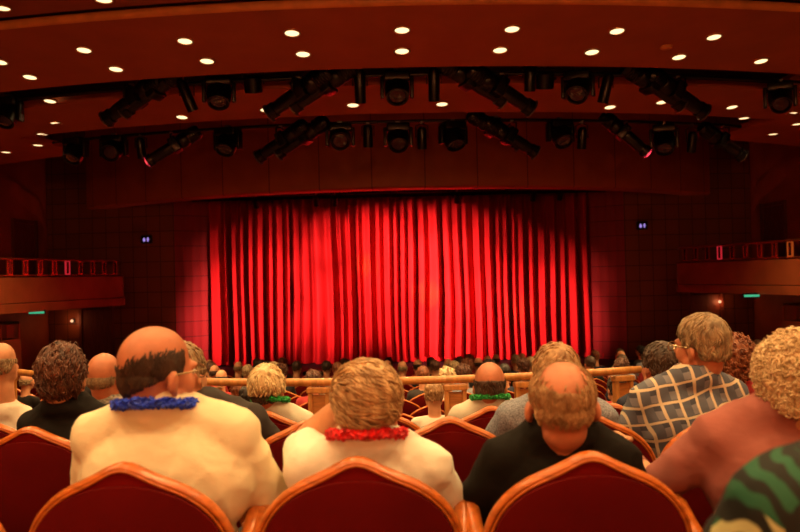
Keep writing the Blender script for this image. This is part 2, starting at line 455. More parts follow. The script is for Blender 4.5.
# doors
for s, n in ((-1, 1), (1, 2)):
    bm = bmesh.new()
    x = s*9.52; rot = Matrix.Rotation(s*math.radians(4.2), 3, 'Z')
    box(bm, (x, 20.75, CZ+.55), (.06, 1.0, 1.95), rot, .01); box(bm, (x, 20.22, CZ+.58), (.1, .08, 2.1), rot); box(bm, (x-s*.04*2, 21.28, CZ+.58), (.1, .08, 2.1), rot); box(bm, (x, 20.75, CZ+1.58), (.1, 1.14, .09), rot)
    struct('door_%d' % n, bm, M['doorwood'], 'dark door on the side wall behind the %s balcony' % ('left' if s < 0 else 'right'))
for s, n in ((-1, 3), (1, 4)):
    bm = bmesh.new(); c = s*8.05
    box(bm, (c, 21.68, CZ-1.75), (.75, .08, 2.1), Matrix.Rotation(s*.11, 3, 'Z'), .01)
    for q in (-1, 1): box(bm, (c+q*.42, 21.68+s*q*.045, CZ-1.72), (.08, .12, 2.2), Matrix.Rotation(s*.11, 3, 'Z'))
    box(bm, (c, 21.68, CZ-.63), (.92, .12, .09), Matrix.Rotation(s*.11, 3, 'Z'))
    struct('door_%d' % n, bm, M['doorwood'], 'red-brown door under the %s balcony beside the stage' % ('left' if s < 0 else 'right'))
# signs under balconies and beside the stage
for s, side, px, py in ((-1, 'left', 36, 309), (1, 'right', 752, 288)):
    p = P(px, py+.5, 17.1); p.z = CZ-.605
    root = empty('exit_sign', p); tag(root, 'slim green glowing sign under the %s balcony' % side, 'sign')
    bm = bmesh.new(); box(bm, (0, .05, .01), (.36, .05, .09), None, .01); obj('housing', bm, M['black'], root, False)
    bm = bmesh.new(); box(bm, (0, .02, 0), (.32, .012, .048)); obj('glowing_face', bm, M['greenlight'], root, False)
    bm = bmesh.new(); tube(bm, [(0, .05, .05), (0, .05, CZ-.575-p.z)], .012, 6); obj('stem', bm, M['black'], root)
for s, side, px, py in ((-1, 'left', 144, 239), (1, 'right', 644, 225)):
    p = P(px, py, 21.3 if 1 else 0); p.y = 21.5+abs(abs(p.x)-5.9)/3.5*.4-.06
    root = empty('pictogram_sign', p, s*.11); root.scale = (.72, 1, .72); tag(root, 'small lilac lit pictogram sign on the wall %s of the stage' % side, 'sign')
    bm = bmesh.new(); box(bm, (0, 0, 0), (.40, .08, .30), None, .012); obj('case', bm, M['black'], root, False)
    bm = bmesh.new()   # left glyph: standing figure
    box(bm, (-.07, -.046, -.03), (.05, .01, .12)); box(bm, (-.07, -.046, .045), (.035, .01, .035)); box(bm, (-.105, -.046, -.02), (.02, .01, .08)); box(bm, (-.035, -.046, -.02), (.02, .01, .08))
    obj('figure_glyph', bm, M['lilac'], root, False)
    bm = bmesh.new()
    box(bm, (.07, -.046, 0), (.09, .01, .05)); box(bm, (.075, -.046, -.06), (.05, .01, .05)); box(bm, (.075, -.046, .05), (.04, .01, .04))
    obj('arrow_glyph', bm, M['lilac'], root, False)
for s, side, px, py in ((-1, 'left', 68, 321.5), (1, 'right', 723, 302)):
    p = P(px, py, 21.45)
    p.y = 21.5+abs(abs(p.x)-5.9)/3.5*.4-.10
    root = empty('wall_lamp', p); tag(root, 'tiny warm lamp above the door under the %s balcony' % side, 'lamp')
    bm = bmesh.new(); ell(bm, (0, -.02, 0), (.04, .04, .04)); obj('bulb', bm, M['warmspot'], root)
    bm = bmesh.new(); box(bm, (0, .05, 0), (.1, .1, .1), None, .01); obj('bracket', bm, M['black'], root, False)
    l = bpy.data.lights.new('wall_lamp_light', 'POINT'); l.energy = 2.5; l.color = (1, .35, .12); l.shadow_soft_size = .06
    lo = bpy.data.objects.new('wall_lamp_light', l); lo.location = (0, -.15, 0); link(lo, root)
# ================================================================== CEILING DOWNLIGHTS
def on_panel(px, py, r0, z0, r1, z1):
    v = pdir(px, py); lo, hi = 3.0, 20.0
    for _ in range(60):
        t = (lo+hi)/2; p = CAM+v*t; r = math.hypot(p.x, CY-p.y)
        zs = CZ+z0+(z1-z0)*(r-r0)/(r1-r0)
        if p.z < zs: lo = t
        else: hi = t
    return p
def downlight(p, label, group=None, energy=None, r=.080, tilt=0.0):
    root = empty('ceiling_downlight', p); tag(root, label, 'ceiling light', group)
    th = math.atan2(p.x, CY-p.y)
    root.rotation_euler = (-tilt, 0, -th*0+th)
    bm = bmesh.new(); lathe(bm, [(r, .012), (r, -.006), (r+.006, -.012), (r+.02, -.010), (r+.022, 0), (r+.022, .012)], 24); obj('trim_ring', bm, M['lampring'], root)
    bm = bmesh.new(); lathe(bm, [(0, -.002), (r, -.002), (r, .008), (0, .008)], 24); obj('lamp', bm, M['lamp'], root, False)
    if energy:
        l = bpy.data.lights.new('downlight_beam', 'SPOT'); l.energy = energy; l.color = (1, .60, .235); l.spot_size = math.radians(124); l.spot_blend = .7; l.shadow_soft_size = .08
        lo = bpy.data.objects.new('downlight_beam', l); lo.location = (0, 0, -.03); link(lo, root)
    return root
E1 = 165
P1 = (19.34, 2.86, 17.75, 2.60); T1 = math.atan(.26/1.59)
P2 = (16.84, 2.60, 15.75, 2.42); T2 = math.atan(.18/1.09)
P3 = (15.75, 2.42, 14.2, 2.36); T3 = math.atan(.06/1.55)
def corner(q):
    p = on_panel(*q, *P2); return p if math.hypot(p.x, CY-p.y) > 15.75 else on_panel(*q, *P3)
r1 = [(0, 62), (84, 50), (185, 41), (292, 33), (402, 30), (512, 29), (617, 31), (714, 37)]
r2 = [(30, 77), (116, 69), (207, 61), (303, 54), (402, 51), (500, 50), (592, 52), (679, 57), (761, 61)]
r3 = [(50, 101), (182, 117), (266, 110), (353, 105), (442, 104), (530, 104), (610, 107), (662, 102), (732, 107)]
r4 = [(56, 123), (42, 134), (38, 145), (6, 152)]
r5 = [(744, 118), (792, 113), (797, 124), (773, 134)]
for i, q in enumerate(r1): downlight(on_panel(*q, *P1), 'round recessed downlight in the near row of the wide ceiling band, %s from the left' % ORD[i], 'downlights in the near row', E1, tilt=T1)
for i, q in enumerate(r2): downlight(on_panel(*q, *P1), 'round recessed downlight in the far row of the wide ceiling band, %s from the left' % ORD[i], 'downlights in the far row', E1, tilt=T1)
for i, q in enumerate(r3): downlight(on_panel(*q, *P2), 'small round downlight between the two lighting slots, %s from the left' % ORD[i], 'downlights between the lighting slots', E1*1.1, .080, T2)
for i, q in enumerate(r4): downlight(corner(q), 'small downlight in the ceiling corner over the left balcony, %s from the top' % ORD[i], 'downlights over the left balcony', E1*1.5, .080, T3)
for i, q in enumerate(r5): downlight(corner(q), 'small downlight in the ceiling corner over the right balcony, %s from the top' % ORD[i], 'downlights over the right balcony', E1*1.5, .080, T3)
P0 = (34, 3.3, 19.5, 2.93); T0 = math.atan(.37/14.5)
for lab, q in (('left corner', (2, 8)), ('top edge left of centre', (104, 0))):
    downlight(on_panel(*q, *P0), 'round downlight in the upper ceiling at the %s of the picture' % lab, 'downlights in the upper ceiling', E1, tilt=T0)
k = 0
for d in (-1.9, .2, 2.3, 4.4, 6.5):
    for th in (-.17, -.102, -.034, .034, .102, .17):
        r = CY-d; z = CZ+3.3+(2.93-3.3)*(34-r)/(14.5); k += 1
        downlight(arc(r, th, z), 'round downlight in the ceiling over the audience rows', 'downlights over the audience rows', E1, tilt=T0)
# small round detector in the band
p = on_panel(666, 47, *P1)
bm = bmesh.new(); lathe(bm, [(0, -.03), (.05, -.03), (.075, -.012), (.08, .01), (0, .01)], 20)
o = obj('smoke_detector', bm, M['lip']); o.location = p; tag(o, 'small round unlit detector on the ceiling band right of centre', 'detector')

# ================================================================== STAGE LIGHTING
def rot_from(d, up=(0, 0, 1)):
    y = Vector(d).normalized(); x = y.cross(Vector(up)).normalized(); z = x.cross(y)
    return Matrix((x, y, z)).transposed()
def prof_spot(p, d, zbar, label, lens='lens', sc=1.0, group='profile spotlights'):
    """ellipsoidal profile spotlight: lamp house, barrel, lens tube, yoke, clamp, shutter box"""
    root = empty('profile_spotlight', p); tag(root, label, 'stage light', group)
    R = rot_from(d).to_4x4(); A = R @ Matrix.Rotation(-PI/2, 4, 'X')          # local +Z of lathes along the beam
    q = sc
    bm = bmesh.new(); lathe(bm, [(0, -.52*q), (.09*q, -.52*q), (.12*q, -.48*q), (.125*q, -.30*q), (.115*q, -.28*q), (.125*q, -.26*q), (.125*q, -.18*q), (.10*q, -.12*q), (0, -.12*q)], 20, A)
    for kk in range(5): lathe(bm, [(.124*q, -.46*q+.035*q*kk), (.134*q, -.455*q+.035*q*kk), (.134*q, -.445*q+.035*q*kk), (.124*q, -.44*q+.035*q*kk)], 20, A)
    obj('lamp_house', bm, M['black'], root, True, 40)
    bm = bmesh.new(); box(bm, (0, -.06*q, 0), (.27*q, .14*q, .25*q), None, .02*q)
    for v in bm.verts: v.co = R.to_3x3() @ v.co
    obj('shutter_box', bm, M['black'], root, True, 40)
    bm = bmesh.new(); lathe(bm, [(0, 0), (.095*q, 0), (.095*q, .28*q), (.088*q, .29*q), (.088*q, .36*q), (.105*q, .37*q), (.105*q, .46*q), (.09*q, .46*q), (.085*q, .42*q), (0, .42*q)], 20, A)
    obj('barrel', bm, M['black'], root, True, 40)
    bm = bmesh.new(); ell(bm, (0, .455*q, 0), (.088*q, .035*q, .088*q), None, 20, 10)
    for v in bm.verts: v.co = R.to_3x3() @ v.co
    obj('lens', bm, M[lens], root)
    bm = bmesh.new(); lathe(bm, [(.10*q, .462*q), (.125*q, .462*q), (.125*q, .475*q), (.10*q, .475*q), (.10*q, .462*q)], 20, A); obj('gel_frame', bm, M['grey'], root, True, 40)
    bm = bmesh.new(); X = R.to_3x3() @ Vector((1, 0, 0)); h = max(.22, zbar-p.z)
    pts = [X*(.15*q)+Vector((0, 0, 0)), X*(.15*q)+Vector((0, 0, h*.75)), X*0+Vector((0, 0, h*.88)), X*(-.15*q)+Vector((0, 0, h*.75)), X*(-.15*q)]
    tube(bm, pts, .016, 6); obj('yoke', bm, M['black'], root)
    bm = bmesh.new(); box(bm, (0, 0, h*.94), (.06, .06, h*.16), None, .008); obj('clamp', bm, M['grey'], root, False)
    return root
def moving_head(p, zbar, label, yaw=0, tilt=.7, sc=1.0):
    root = empty('moving_head_light', p); tag(root, label, 'stage light', 'moving head lights'); root.rotation_euler = (0, 0, yaw)
    h = max(.24, zbar-p.z)
    bm = bmesh.new(); box(bm, (0, 0, h-.10), (.34*sc, .26*sc, .12), None, .02); obj('base', bm, M['black'], root, True, 40)
    for s in (-1, 1):
        bm = bmesh.new(); box(bm, (s*.195*sc, 0, h*.5-.12), (.05*sc, .12*sc, h*.8+.1), None, .015); obj('yoke_arm', bm, M['black'], root, True, 40)
    A = Matrix.Translation((0, 0, 0)) @ Matrix.Rotation(PI-tilt, 4, 'X')
    bm = bmesh.new(); lathe(bm, [(0, -.20*sc), (.10*sc, -.20*sc), (.15*sc, -.14*sc), (.165*sc, 0), (.16*sc, .12*sc), (.145*sc, .2*sc), (.125*sc, .2*sc), (.12*sc, .17*sc), (0, .17*sc)], 22, A); obj('head', bm, M['black'], root, True, 40)
    bm = bmesh.new(); ell(bm, (0, 0, .175*sc), (.118*sc, .118*sc, .02), None, 20, 10)
    for v in bm.verts: v.co = A @ v.co
    obj('lens', bm, M['lens'], root)
    bm = bmesh.new(); box(bm, (0, 0, h-.02), (.08, .06, .06), None, .006); obj('clamp', bm, M['grey'], root, False)
    return root
def par_can(p, zbar, label, d=(0, .35, -1), L=.32, r=.075):
    root = empty('par_can_light', p); tag(root, label, 'stage light', 'par can lights')
    R = rot_from(d, (0, 1, .01)); A = R.to_4x4() @ Matrix.Rotation(-PI/2, 4, 'X'); h = max(.2, zbar-p.z)
    bm = bmesh.new(); lathe(bm, [(0, -L*.5), (r*.6, -L*.5), (r, -L*.38), (r, L*.5), (r*.9, L*.5), (r*.88, L*.42), (0, L*.42)], 18, A); obj('can', bm, M['black'], root, True, 40)
    bm = bmesh.new(); lathe(bm, [(0, L*.43), (r*.86, L*.425), (r*.86, L*.40)], 18, A); obj('lens', bm, M['lens'], root)
    bm = bmesh.new(); tube(bm, [(r+.02, 0, 0), (r+.02, 0, h*.7), (0, 0, h*.85), (-r-.02, 0, h*.7), (-r-.02, 0, 0)], .011, 6); obj('yoke', bm, M['black'], root)
    bm = bmesh.new(); box(bm, (0, 0, h*.92), (.05, .05, h*.18), None, .006); obj('clamp', bm, M['grey'], root, False)
    return root
BARS = {1: (17.25, CZ+2.63, .52), 2: (15.15, CZ+2.41, .40)}
for b, (r, z, t) in BARS.items():
    bm = bmesh.new(); tube(bm, [arc(r, -t+2*t*i/60, z) for i in range(61)], .026, 10)
    o = obj('lighting_bar', bm, M['black']); tag(o, 'black curved pipe carrying lights in the %s slot' % ('near' if b == 1 else 'far'), 'lighting bar')
DL, DR = (-.80, .30, -.45), (.80, .30, -.45)
slots = {1: 'near', 2: 'far'}
cnt = {}
def place(kind, b, px, py, **kw):
    r, zb, _ = BARS[b]; p = Pcyl(px, py, r)
    key = (kind, b); cnt[key] = cnt.get(key, 0)+1
    nm = {'prof': 'black profile spotlight', 'mh': 'black moving head light', 'par': 'small black par can'}[kind]
    extra = kw.pop('extra', ''); lab = '%s%s in the %s lighting slot, %s from the left' % (nm, extra, slots[b], ORD[cnt[key]-1])
    if kind == 'prof': return prof_spot(p, kw.get('d', DL), zb, lab, kw.get('lens', 'lens'), kw.get('sc', 1.0))
    if kind == 'mh': return moving_head(p, zb, lab, kw.get('yaw', 0), kw.get('tilt', .7), kw.get('sc', 1.0))
    return par_can(p, zb, lab, kw.get('d', (0, .35, -1)), kw.get('L', .34), kw.get('r', .075))
for q in [('mh', 1, 8, 112), ('prof', 1, 132, 100), ('prof', 1, 150, 92), ('par', 1, 187, 96), ('mh', 1, 219, 92), ('par', 1, 253, 84), ('prof', 1, 298, 93), ('prof', 1, 322, 87),
          ('par', 1, 360, 86), ('mh', 1, 397, 88), ('par', 1, 434, 84), ('prof', 1, 474, 82), ('prof', 1, 502, 90), ('par', 1, 530, 78), ('par', 1, 545, 80), ('mh', 1, 578, 87), ('par', 1, 606, 88), ('prof', 1, 655, 86), ('prof', 1, 678, 94), ('mh', 1, 780, 97),
          ('mh', 2, 76, 150), ('mh', 2, 114, 148), ('par', 2, 141, 148), ('prof', 2, 172, 147), ('mh', 2, 228, 141), ('prof', 2, 281, 142), ('prof', 2, 301, 138), ('mh', 2, 340, 137), ('par', 2, 368, 136), ('mh', 2, 398, 137), ('par', 2, 422, 138),
          ('mh', 2, 453, 135), ('prof', 2, 496, 130), ('prof', 2, 512, 138), ('mh', 2, 560, 133), ('par', 2, 582, 138), ('prof', 2, 626, 135), ('mh', 2, 664, 140), ('par', 2, 692, 142), ('prof', 2, 723, 142)]:
    kind, b, px, py = q; kw = {}
    if kind == 'prof':
        kw['d'] = DL if px < 400 else DR; kw['sc'] = 1.05 if b == 1 else 1.0
        if (px, b) in ((172, 2), (626, 2)): kw['lens'] = 'lensred'; kw['extra'] = ' with glowing red lens'; kw['d'] = (-.82, -.1, -.5) if px < 400 else (.70, -.1, -.66)
    if kind == 'mh': kw['yaw'] = random.uniform(-.4, .4); kw['tilt'] = random.uniform(.5, 1.1); kw['sc'] = 1.0 if b == 1 else 1.05
    if px == 187: kw['d'] = (.35, .25, -1); kw['L'] = .42
    if px in (360, 434): kw['L'] = .44
    if px == 606: kw['d'] = (-.2, .3, -1); kw['L'] = .4
    if px in (253, 545): kw['r'] = .12; kw['L'] = .22
    place(kind, b, px, py, **kw)
# small units on the pipe behind the header
bm = bmesh.new(); tube(bm, [(-4.9, 21.55, CZ+2.16), (4.9, 21.55, CZ+2.16)], .025, 8)
o = obj('lighting_bar', bm, M['black']); tag(o, 'straight black pipe at the top of the curtain', 'lighting bar')
for i, (px, py) in enumerate([(256, 203), (316, 199), (335, 201), (457, 198), (533, 196), (560, 194)]):
    p = P(px, py, 21.55); p.z = min(p.z, CZ+2.0)
    par_can(p, CZ+2.16, 'tiny black lamp hanging at the top of the curtain, %s from the left' % ORD[i], (0, .6, -1), .26, .08)['group'] = 'lamps at the top of the curtain'

# beams on the curtain (the lamps in the slots) and the footlights at the stage edge
def beam(a, b, e, size, col, blend=.8, soft=.1, name='stage_beam'):
    l = bpy.data.lights.new(name, 'SPOT'); l.energy = e; l.color = col; l.spot_size = math.radians(size); l.spot_blend = blend; l.shadow_soft_size = soft
    o = bpy.data.objects.new(name, l); o.location = a; o.rotation_euler = (Vector(b)-Vector(a)).to_track_quat('-Z', 'Y').to_euler(); return link(o)
RED = (1, .21, .21)
def cb(px, x, z, e, size, col=RED, bl=1.0): beam(Pcyl(px, 180, 15.0), (x, 22, CZ+z), e, size, col, bl, .05)
for px, x, z, e, size in ((150, .9, -.75, 36, 25), (130, -.3, .45, 20, 15), (140, 1.4, .2, 12, 14), (150, 1.6, -1.3, 14, 18), (170, 3.5, -1.2, 26, 17), (120, -1.5, -.9, 18, 17), (110, -2.0, .2, 10, 14), (100, -2.2, -1.6, 10, 14),
        (660, -3.9, -.8, 24, 17), (690, -4.4, -1.4, 12, 13), (650, -3.0, .2, 8, 12),
        (120, -1.9, 1.05, 9, 11), (110, -.8, 1.15, 13, 11), (125, .3, 1.15, 13, 11), (130, 1.4, 1.1, 11, 11), (140, 2.5, .8, 7, 11), (150, 3.6, .1, 6, 12), (170, 4.6, -.3, 4, 11), (660, -3.2, .95, 7, 11), (690, -4.4, .4, 6, 11)):
    cb(px, x, z, e*850, size, RED, 1.0)
cb(150, .70, -.5, 15000, 5, (1, .66, .06)); cb(130, -.95, .3, 10500, 5, (1, .62, .06)); cb(190, 3.2, -1.0, 10500, 5, (1, .62, .06))
for s in (-1, 1): beam((s*3.4, 19.9, SZ+.12), (s*5.6, 21.8, CZ-.2), 90, 75, (1, .2, .15), 1.0, .06, 'footlight_beam')
# footlight battens lying along the stage edge
for i, x in enumerate((-3.9, -2.4, -.9, .7, 2.2, 3.8)):
    root = empty('footlight', (x*.9, 19.9, SZ)); tag(root, 'low black footlight on the stage edge, %s from the left' % ORD[i], 'footlight', 'footlights along the stage edge')
    bm = bmesh.new(); box(bm, (0, -.06, .045), (.5, .05, .09), None, .01); obj('hood', bm, M['black'], root, True, 40)
    bm = bmesh.new(); box(bm, (0, .03, .02), (.46, .12, .04), None, .008); obj('lamp_tray', bm, M['black'], root, True, 40)

# ================================================================== WOODEN RAIL IN FRONT OF ROW C
def rail_y(x): return 5.16 + 4.5 - math.sqrt(4.5**2-(x+.03)**2)
def railing(x0, x1, units, label):
    xs = [x0+(x1-x0)*i/24 for i in range(25)]; fz = ROWF['C']; xm = (x0+x1)/2
    root = empty('wooden_railing', (xm, rail_y(xm), fz)); o0 = root.location.copy(); tag(root, label, 'railing')
    bm = bmesh.new(); zt = CZ-.665
    tube(bm, [Vector((x, rail_y(x), zt))-o0 for x in xs], .025, 12); obj('handrail', bm, M['railwood'], root)
    bm = bmesh.new(); tube(bm, [Vector((x, rail_y(x), fz+.12))-o0 for x in xs], .02, 8); obj('bottom_rail', bm, M['railwood'], root)
    for xu in units:
        c = Vector((xu, rail_y(xu), 0)); a = math.atan2((rail_y(xu+.05)-rail_y(xu-.05)), .1); Rz = Matrix.Rotation(a, 3, 'Z'); u = Rz @ Vector((1, 0, 0))
        hh = zt-.03-fz
        for q in (-1, 1):
            bm = bmesh.new(); w = c+u*(q*.055)-o0; box(bm, (w.x, w.y, fz+hh/2-o0.z), (.028, .045, hh), Rz, .006); obj('post', bm, M['railwood'], root, False)
        bm = bmesh.new(); w = c-o0; box(bm, (w.x, w.y, fz+hh-.02-o0.z), (.15, .06, .035), Rz, .006); obj('post_cap', bm, M['railwood'], root, False)
        bm = bmesh.new(); box(bm, (w.x, w.y, fz+hh/2-o0.z), (.085, .02, hh-.1), Rz); obj('panel', bm, M['railpanel'], root, False)
railing(-3.6, 1.58, [-3.0, -2.3, -1.75, -1.25, -.53, .33, .78, 1.45], 'long curved light wood railing in front of the audience block')
railing(2.12, 3.5, [2.2, 2.75, 3.3], 'short light wood railing right of the aisle behind the curly haired woman')
# ================================================================== THEATRE SEATS
TOP = .98
def outline(n=40, w=.25, hump=True):
    """back outline seen from behind: half points (x, z) from the bottom left over the humped top to the bottom right"""
    pts = []
    for i in range(n+1):
        a = PI - PI*i/n
        x = w*math.cos(a); s = math.sin(a)
        z = TOP-.028 - .20*(1-s)
        if hump: z += .028*math.exp(-(x/.060)**2)
        pts.append((x, z))
    return [(-w, .42)]+pts+[(w, .42)]
def cy_(x): return .62*x*x          # the back wraps forward at its sides
def rake(z): return -.10*(z-.45)     # and leans back a little
def plate(bm, out, y0, y1, inset=0.0, puff=0.0, nx=1):
    """closed curved plate between two offsets along y following the outline"""
    n = len(out); cx, cz = 0, .68
    def ring(y, k, dz=0): return [bm.verts.new((x*k, y+cy_(x*k)+rake((z-cz)*k+cz), (z-cz)*k+cz)) for x, z in out]
    rings = []
    ks = (1.0, .94, .80, .55, .28)
    back = [ring(y0-puff*(1-k**4), k) for k in ks]; front = [ring(y1, k) for k in ks]
    def strip(A, B, flip=False):
        for i in range(n-1):
            bm.faces.new((A[i], A[i+1], B[i+1], B[i]) if not flip else (B[i], B[i+1], A[i+1], A[i]))
        bm.faces.new((A[n-1], A[0], B[0], B[n-1]))
    for a, b in zip(back, back[1:]): strip(a, b)
    for a, b in zip(front, front[1:]): strip(a, b, True)
    bm.faces.new(back[-1]); bm.faces.new(front[-1][::-1]); strip(front[0], back[0])
def build_seat(detail=True):
    root = empty('theatre_seat'); n = 40 if detail else 14
    out = outline(n)
    bm = bmesh.new(); plate(bm, [(x*.97, z-.006) for x, z in out], -.012, .035); obj('back_shell', bm, M['velvet_in'], root, True, 50)
    # raised inner panel with the flatter arch
    pan = []
    for i in range(n+1):
        a = PI-PI*i/n; x = .236*math.cos(a); pan.append((x, TOP-.044-.185*(1-math.sin(a))))
    pan = [(-.236, .42)]+pan+[(.236, .42)]
    bm = bmesh.new(); plate(bm, pan, -.030, -.005, puff=.012); obj('back_panel', bm, M['velvet'], root, True, 60)
    bm = bmesh.new(); path = [(x, cy_(x)+rake(z)+.004, z) for x, z in out]
    tube(bm, path, .020, 10 if detail else 6, True, .42); obj('frame', bm, M['rim'], root)
    if detail:
        bm = bmesh.new(); path = [(x*.97, cy_(x*.97)+rake(z)-.014, z-.0082) for x, z in out[2:-2]]
        tube(bm, path, .004, 6); obj('inner_bead', bm, M['rim'], root)
    # front pad, cushion, arms, standards
    bm = bmesh.new(); plate(bm, [(x*.9, (z-.68)*.9+.665) for x, z in pan], .035, .085); obj('back_cushion', bm, M['velvet'], root, True, 60)
    bm = bmesh.new(); vs = box(bm, (0, .29, .42), (.44, .44, .11), None, .04 if detail else 0); obj('seat_cushion', bm, M['velvet'], root)
    for s in (-1, 1):
        bm = bmesh.new()
        pts = [(s*.25, .02, .72), (s*.258, .07, .735), (s*.264, .13, .755), (s*.268, .20, .785), (s*.268, .25, .79), (s*.268, .285, .765), (s*.268, .305, .71), (s*.268, .33, .665), (s*.268, .40, .645), (s*.268, .43, .62)]
        tube(bm, pts, [.014, .018, .022, .024, .024, .024, .024, .025, .025, .018], 10 if detail else 5, True, .8); obj('armrest', bm, M['rim'], root)
        bm = bmesh.new(); rows = []
        box(bm, (s*.262, .23, .35), (.028, .40, .55), None, .006 if detail else 0); box(bm, (s*.262, .23, .04), (.05, .36, .08), None, .006 if detail else 0)
        obj('side_panel', bm, M['velvet_in'], root, False)
    return root
seat_proto = build_seat(True); far_proto = build_seat(False)
used = [False, False]
def put_seat(x, d, z, label, group, near=True, yaw=0.0):
    i = 0 if near else 1; pr = (seat_proto, far_proto)[i]
    o = pr if not used[i] else clone(pr); used[i] = True
    o.location = (x, d, z); o.rotation_euler = (0, 0, yaw); tag(o, label, 'theatre seat', group)
    return o
GA = 'humped velvet seats in the nearest row'
put_seat(-1.233, ROWD['A'], ROWF['A'], 'red velvet seat back cut off by the lower left corner of the picture', GA)
put_seat(-.674, ROWD['A'], ROWF['A'], 'red velvet seat with wood rim behind the balding man in cream', GA)
put_seat(-.115, ROWD['A'], ROWF['A'], 'red velvet seat with wood rim behind the woman with the red lei', GA)
put_seat(.444, ROWD['A'], ROWF['A'], 'red velvet seat with wood rim behind the man in black', GA)
put_seat(1.002, ROWD['A'], ROWF['A'], 'red velvet seat with wood rim behind the woman in dusty pink', GA)
put_seat(.66, ROWD['0']-.04, ROWF['0'], 'red velvet seat under the person in the leafy green shirt', GA)
GB = 'humped velvet seats in the second row'
for x, lab in ((-1.369, 'red velvet seat behind the woman with dark curly hair'), (-.863, 'red velvet seat hidden behind the balding man in cream'), (-.35, 'empty red velvet seat between the cream shirt and the red lei'),
               (.167, 'empty red velvet seat between the red lei woman and the man in black'), (.684, 'red velvet seat behind the blue grey shirt'), (1.198, 'red velvet seat behind the man in the plaid shirt'), (1.715, 'red velvet seat right of the plaid man\'s seat')):
    put_seat(x, ROWD['B'], ROWF['B'], lab, GB)
GC = 'humped velvet seats in the third row'
for x, lab in ((-2.05, 'red velvet seat behind the grey haired man at the left edge'), (-1.5, 'red velvet seat behind the bald man in the grey collar'), (-.667, 'red velvet seat behind the woman with the green lei'),
               (-.119, 'empty red velvet seat in front of the red lei woman'), (.43, 'red velvet seat behind the man with the green lei'), (1.02, 'red velvet seat in front of the blue grey shirt'), (1.33+.22, 'red velvet seat behind the dark haired man beside the aisle'), (2.09, 'red velvet seat right of the curly red haired woman')):
    put_seat(x, ROWD['C'], ROWF['C'], lab, GC)
front = []     # (row, x, d, z, yaw)
for k in range(NF):
    d, z = FD[k], FF[k]; r = CY-d; n = int(min(7.7, .52*d+.5)/.56)
    for i in range(-n, n+1):
        x = (i+(.5 if k % 2 else 0))*.56
        th = math.asin(x/r); p = arc(r, th)
        front.append((k, p.x, p.y, z, th))
# ================================================================== PEOPLE
def hairmat(name, c1, c2, rough=.55): return mat(name, c1, rough, col2=c2, vscale=38, stretch=(1, 1, .35), bump=.35, bscale=120, sheen=.15)
SKIN = mat('warm skin', (.66, .31, .16), .5, var=.08, vscale=20, bump=.08, bscale=150)
SKIN2 = mat('ruddy skin', (.56, .20, .10), .48, var=.10, vscale=20, bump=.08, bscale=150)
EYEW = mat('eye white', (.8, .75, .7), .2); EYED = mat('iris brown', (.06, .03, .02), .2)
def cloth(name, col, **k): return mat(name, col, k.pop('rough', .85), bump=k.pop('bump', .5), bscale=k.pop('bscale', 9), stretch=k.pop('stretch', (1, 1, 1.6)), spec=.2, **k)
CL = {
 'cream': cloth('cream cotton', (.86, .76, .52)), 'white': cloth('white knit', (.88, .84, .72)), 'black': cloth('black jersey', (.006, .0042, .003)),
 'pink': cloth('dusty pink jersey', (.34, .118, .10)), 'darktop': cloth('black blouse', (.010, .008, .007)), 'grey': cloth('dark grey jacket', (.05, .042, .04)),
 'bluegrey': mat('heather blue grey cotton', (.24, .26, .32), .9, var=.4, vscale=160, bump=.4, bscale=14), 'trousers': cloth('dark trousers', (.03, .028, .03)),
 'white2': cloth('white shirt', (.75, .68, .56)), 'lightgrey': cloth('grey striped shirt', (.30, .27, .23), var=.5, vscale=60), 'red': cloth('red cardigan', (.45, .05, .05)),
 'navy': cloth('navy jacket', (.03, .035, .06)), 'greenwhite': cloth('white shirt with green', (.72, .68, .55)),
}
def plaid_mat():
    m, t, b = nt('blue grey plaid cotton'); b.inputs['Roughness'].default_value = .85
    tc = t.nodes.new('ShaderNodeTexCoord'); mp = t.nodes.new('ShaderNodeMapping'); mp.inputs['Rotation'].default_value = (0, .22, 0); t.links.new(tc.outputs['Object'], mp.inputs['Vector'])
    ns = t.nodes.new('ShaderNodeTexNoise'); ns.inputs['Scale'].default_value = 3.5; t.links.new(mp.outputs['Vector'], ns.inputs['Vector'])
    va = t.nodes.new('ShaderNodeVectorMath'); va.operation = 'MULTIPLY_ADD'; va.inputs[1].default_value = (.09, .09, .09); t.links.new(ns.outputs['Color'], va.inputs[0]); t.links.new(mp.outputs['Vector'], va.inputs[2])
    sp = t.nodes.new('ShaderNodeSeparateXYZ'); t.links.new(va.outputs[0], sp.inputs[0])
    def Mx(op, a, bb=None):
        n = t.nodes.new('ShaderNodeMath'); n.operation = op
        for k, v in enumerate((a, bb)):
            if v is None: continue
            if isinstance(v, (int, float)): n.inputs[k].default_value = v
            else: t.links.new(v, n.inputs[k])
        return n.outputs[0]
    def stripe(src, period, width, off): return Mx('LESS_THAN', Mx('FRACT', Mx('ADD', Mx('MULTIPLY', src, 1/period), off+50)), width)
    X, Z = sp.outputs['X'], sp.outputs['Z']
    col = None
    def mix(fac, a, c):
        n = t.nodes.new('ShaderNodeMix'); n.data_type = 'RGBA'; t.links.new(fac, n.inputs['Factor'])
        if isinstance(a, tuple): n.inputs['A'].default_value = (*a, 1)
        else: t.links.new(a, n.inputs['A'])
        n.inputs['B'].default_value = (*c, 1); return n.outputs['Result']
    c = mix(stripe(X, .064, .5, .1), (.10, .11, .15), (.20, .20, .24))
    c = mix(Mx('MULTIPLY', stripe(Z, .064, .5, .3), stripe(X, .064, .5, .1)), c, (.055, .06, .09))
    c = mix(stripe(X, .064, .16, .75), c, (.66, .54, .38)); c = mix(stripe(Z, .064, .15, .0), c, (.66, .54, .38))
    t.links.new(c, b.inputs['Base Color']); return m
CL['plaid'] = plaid_mat()
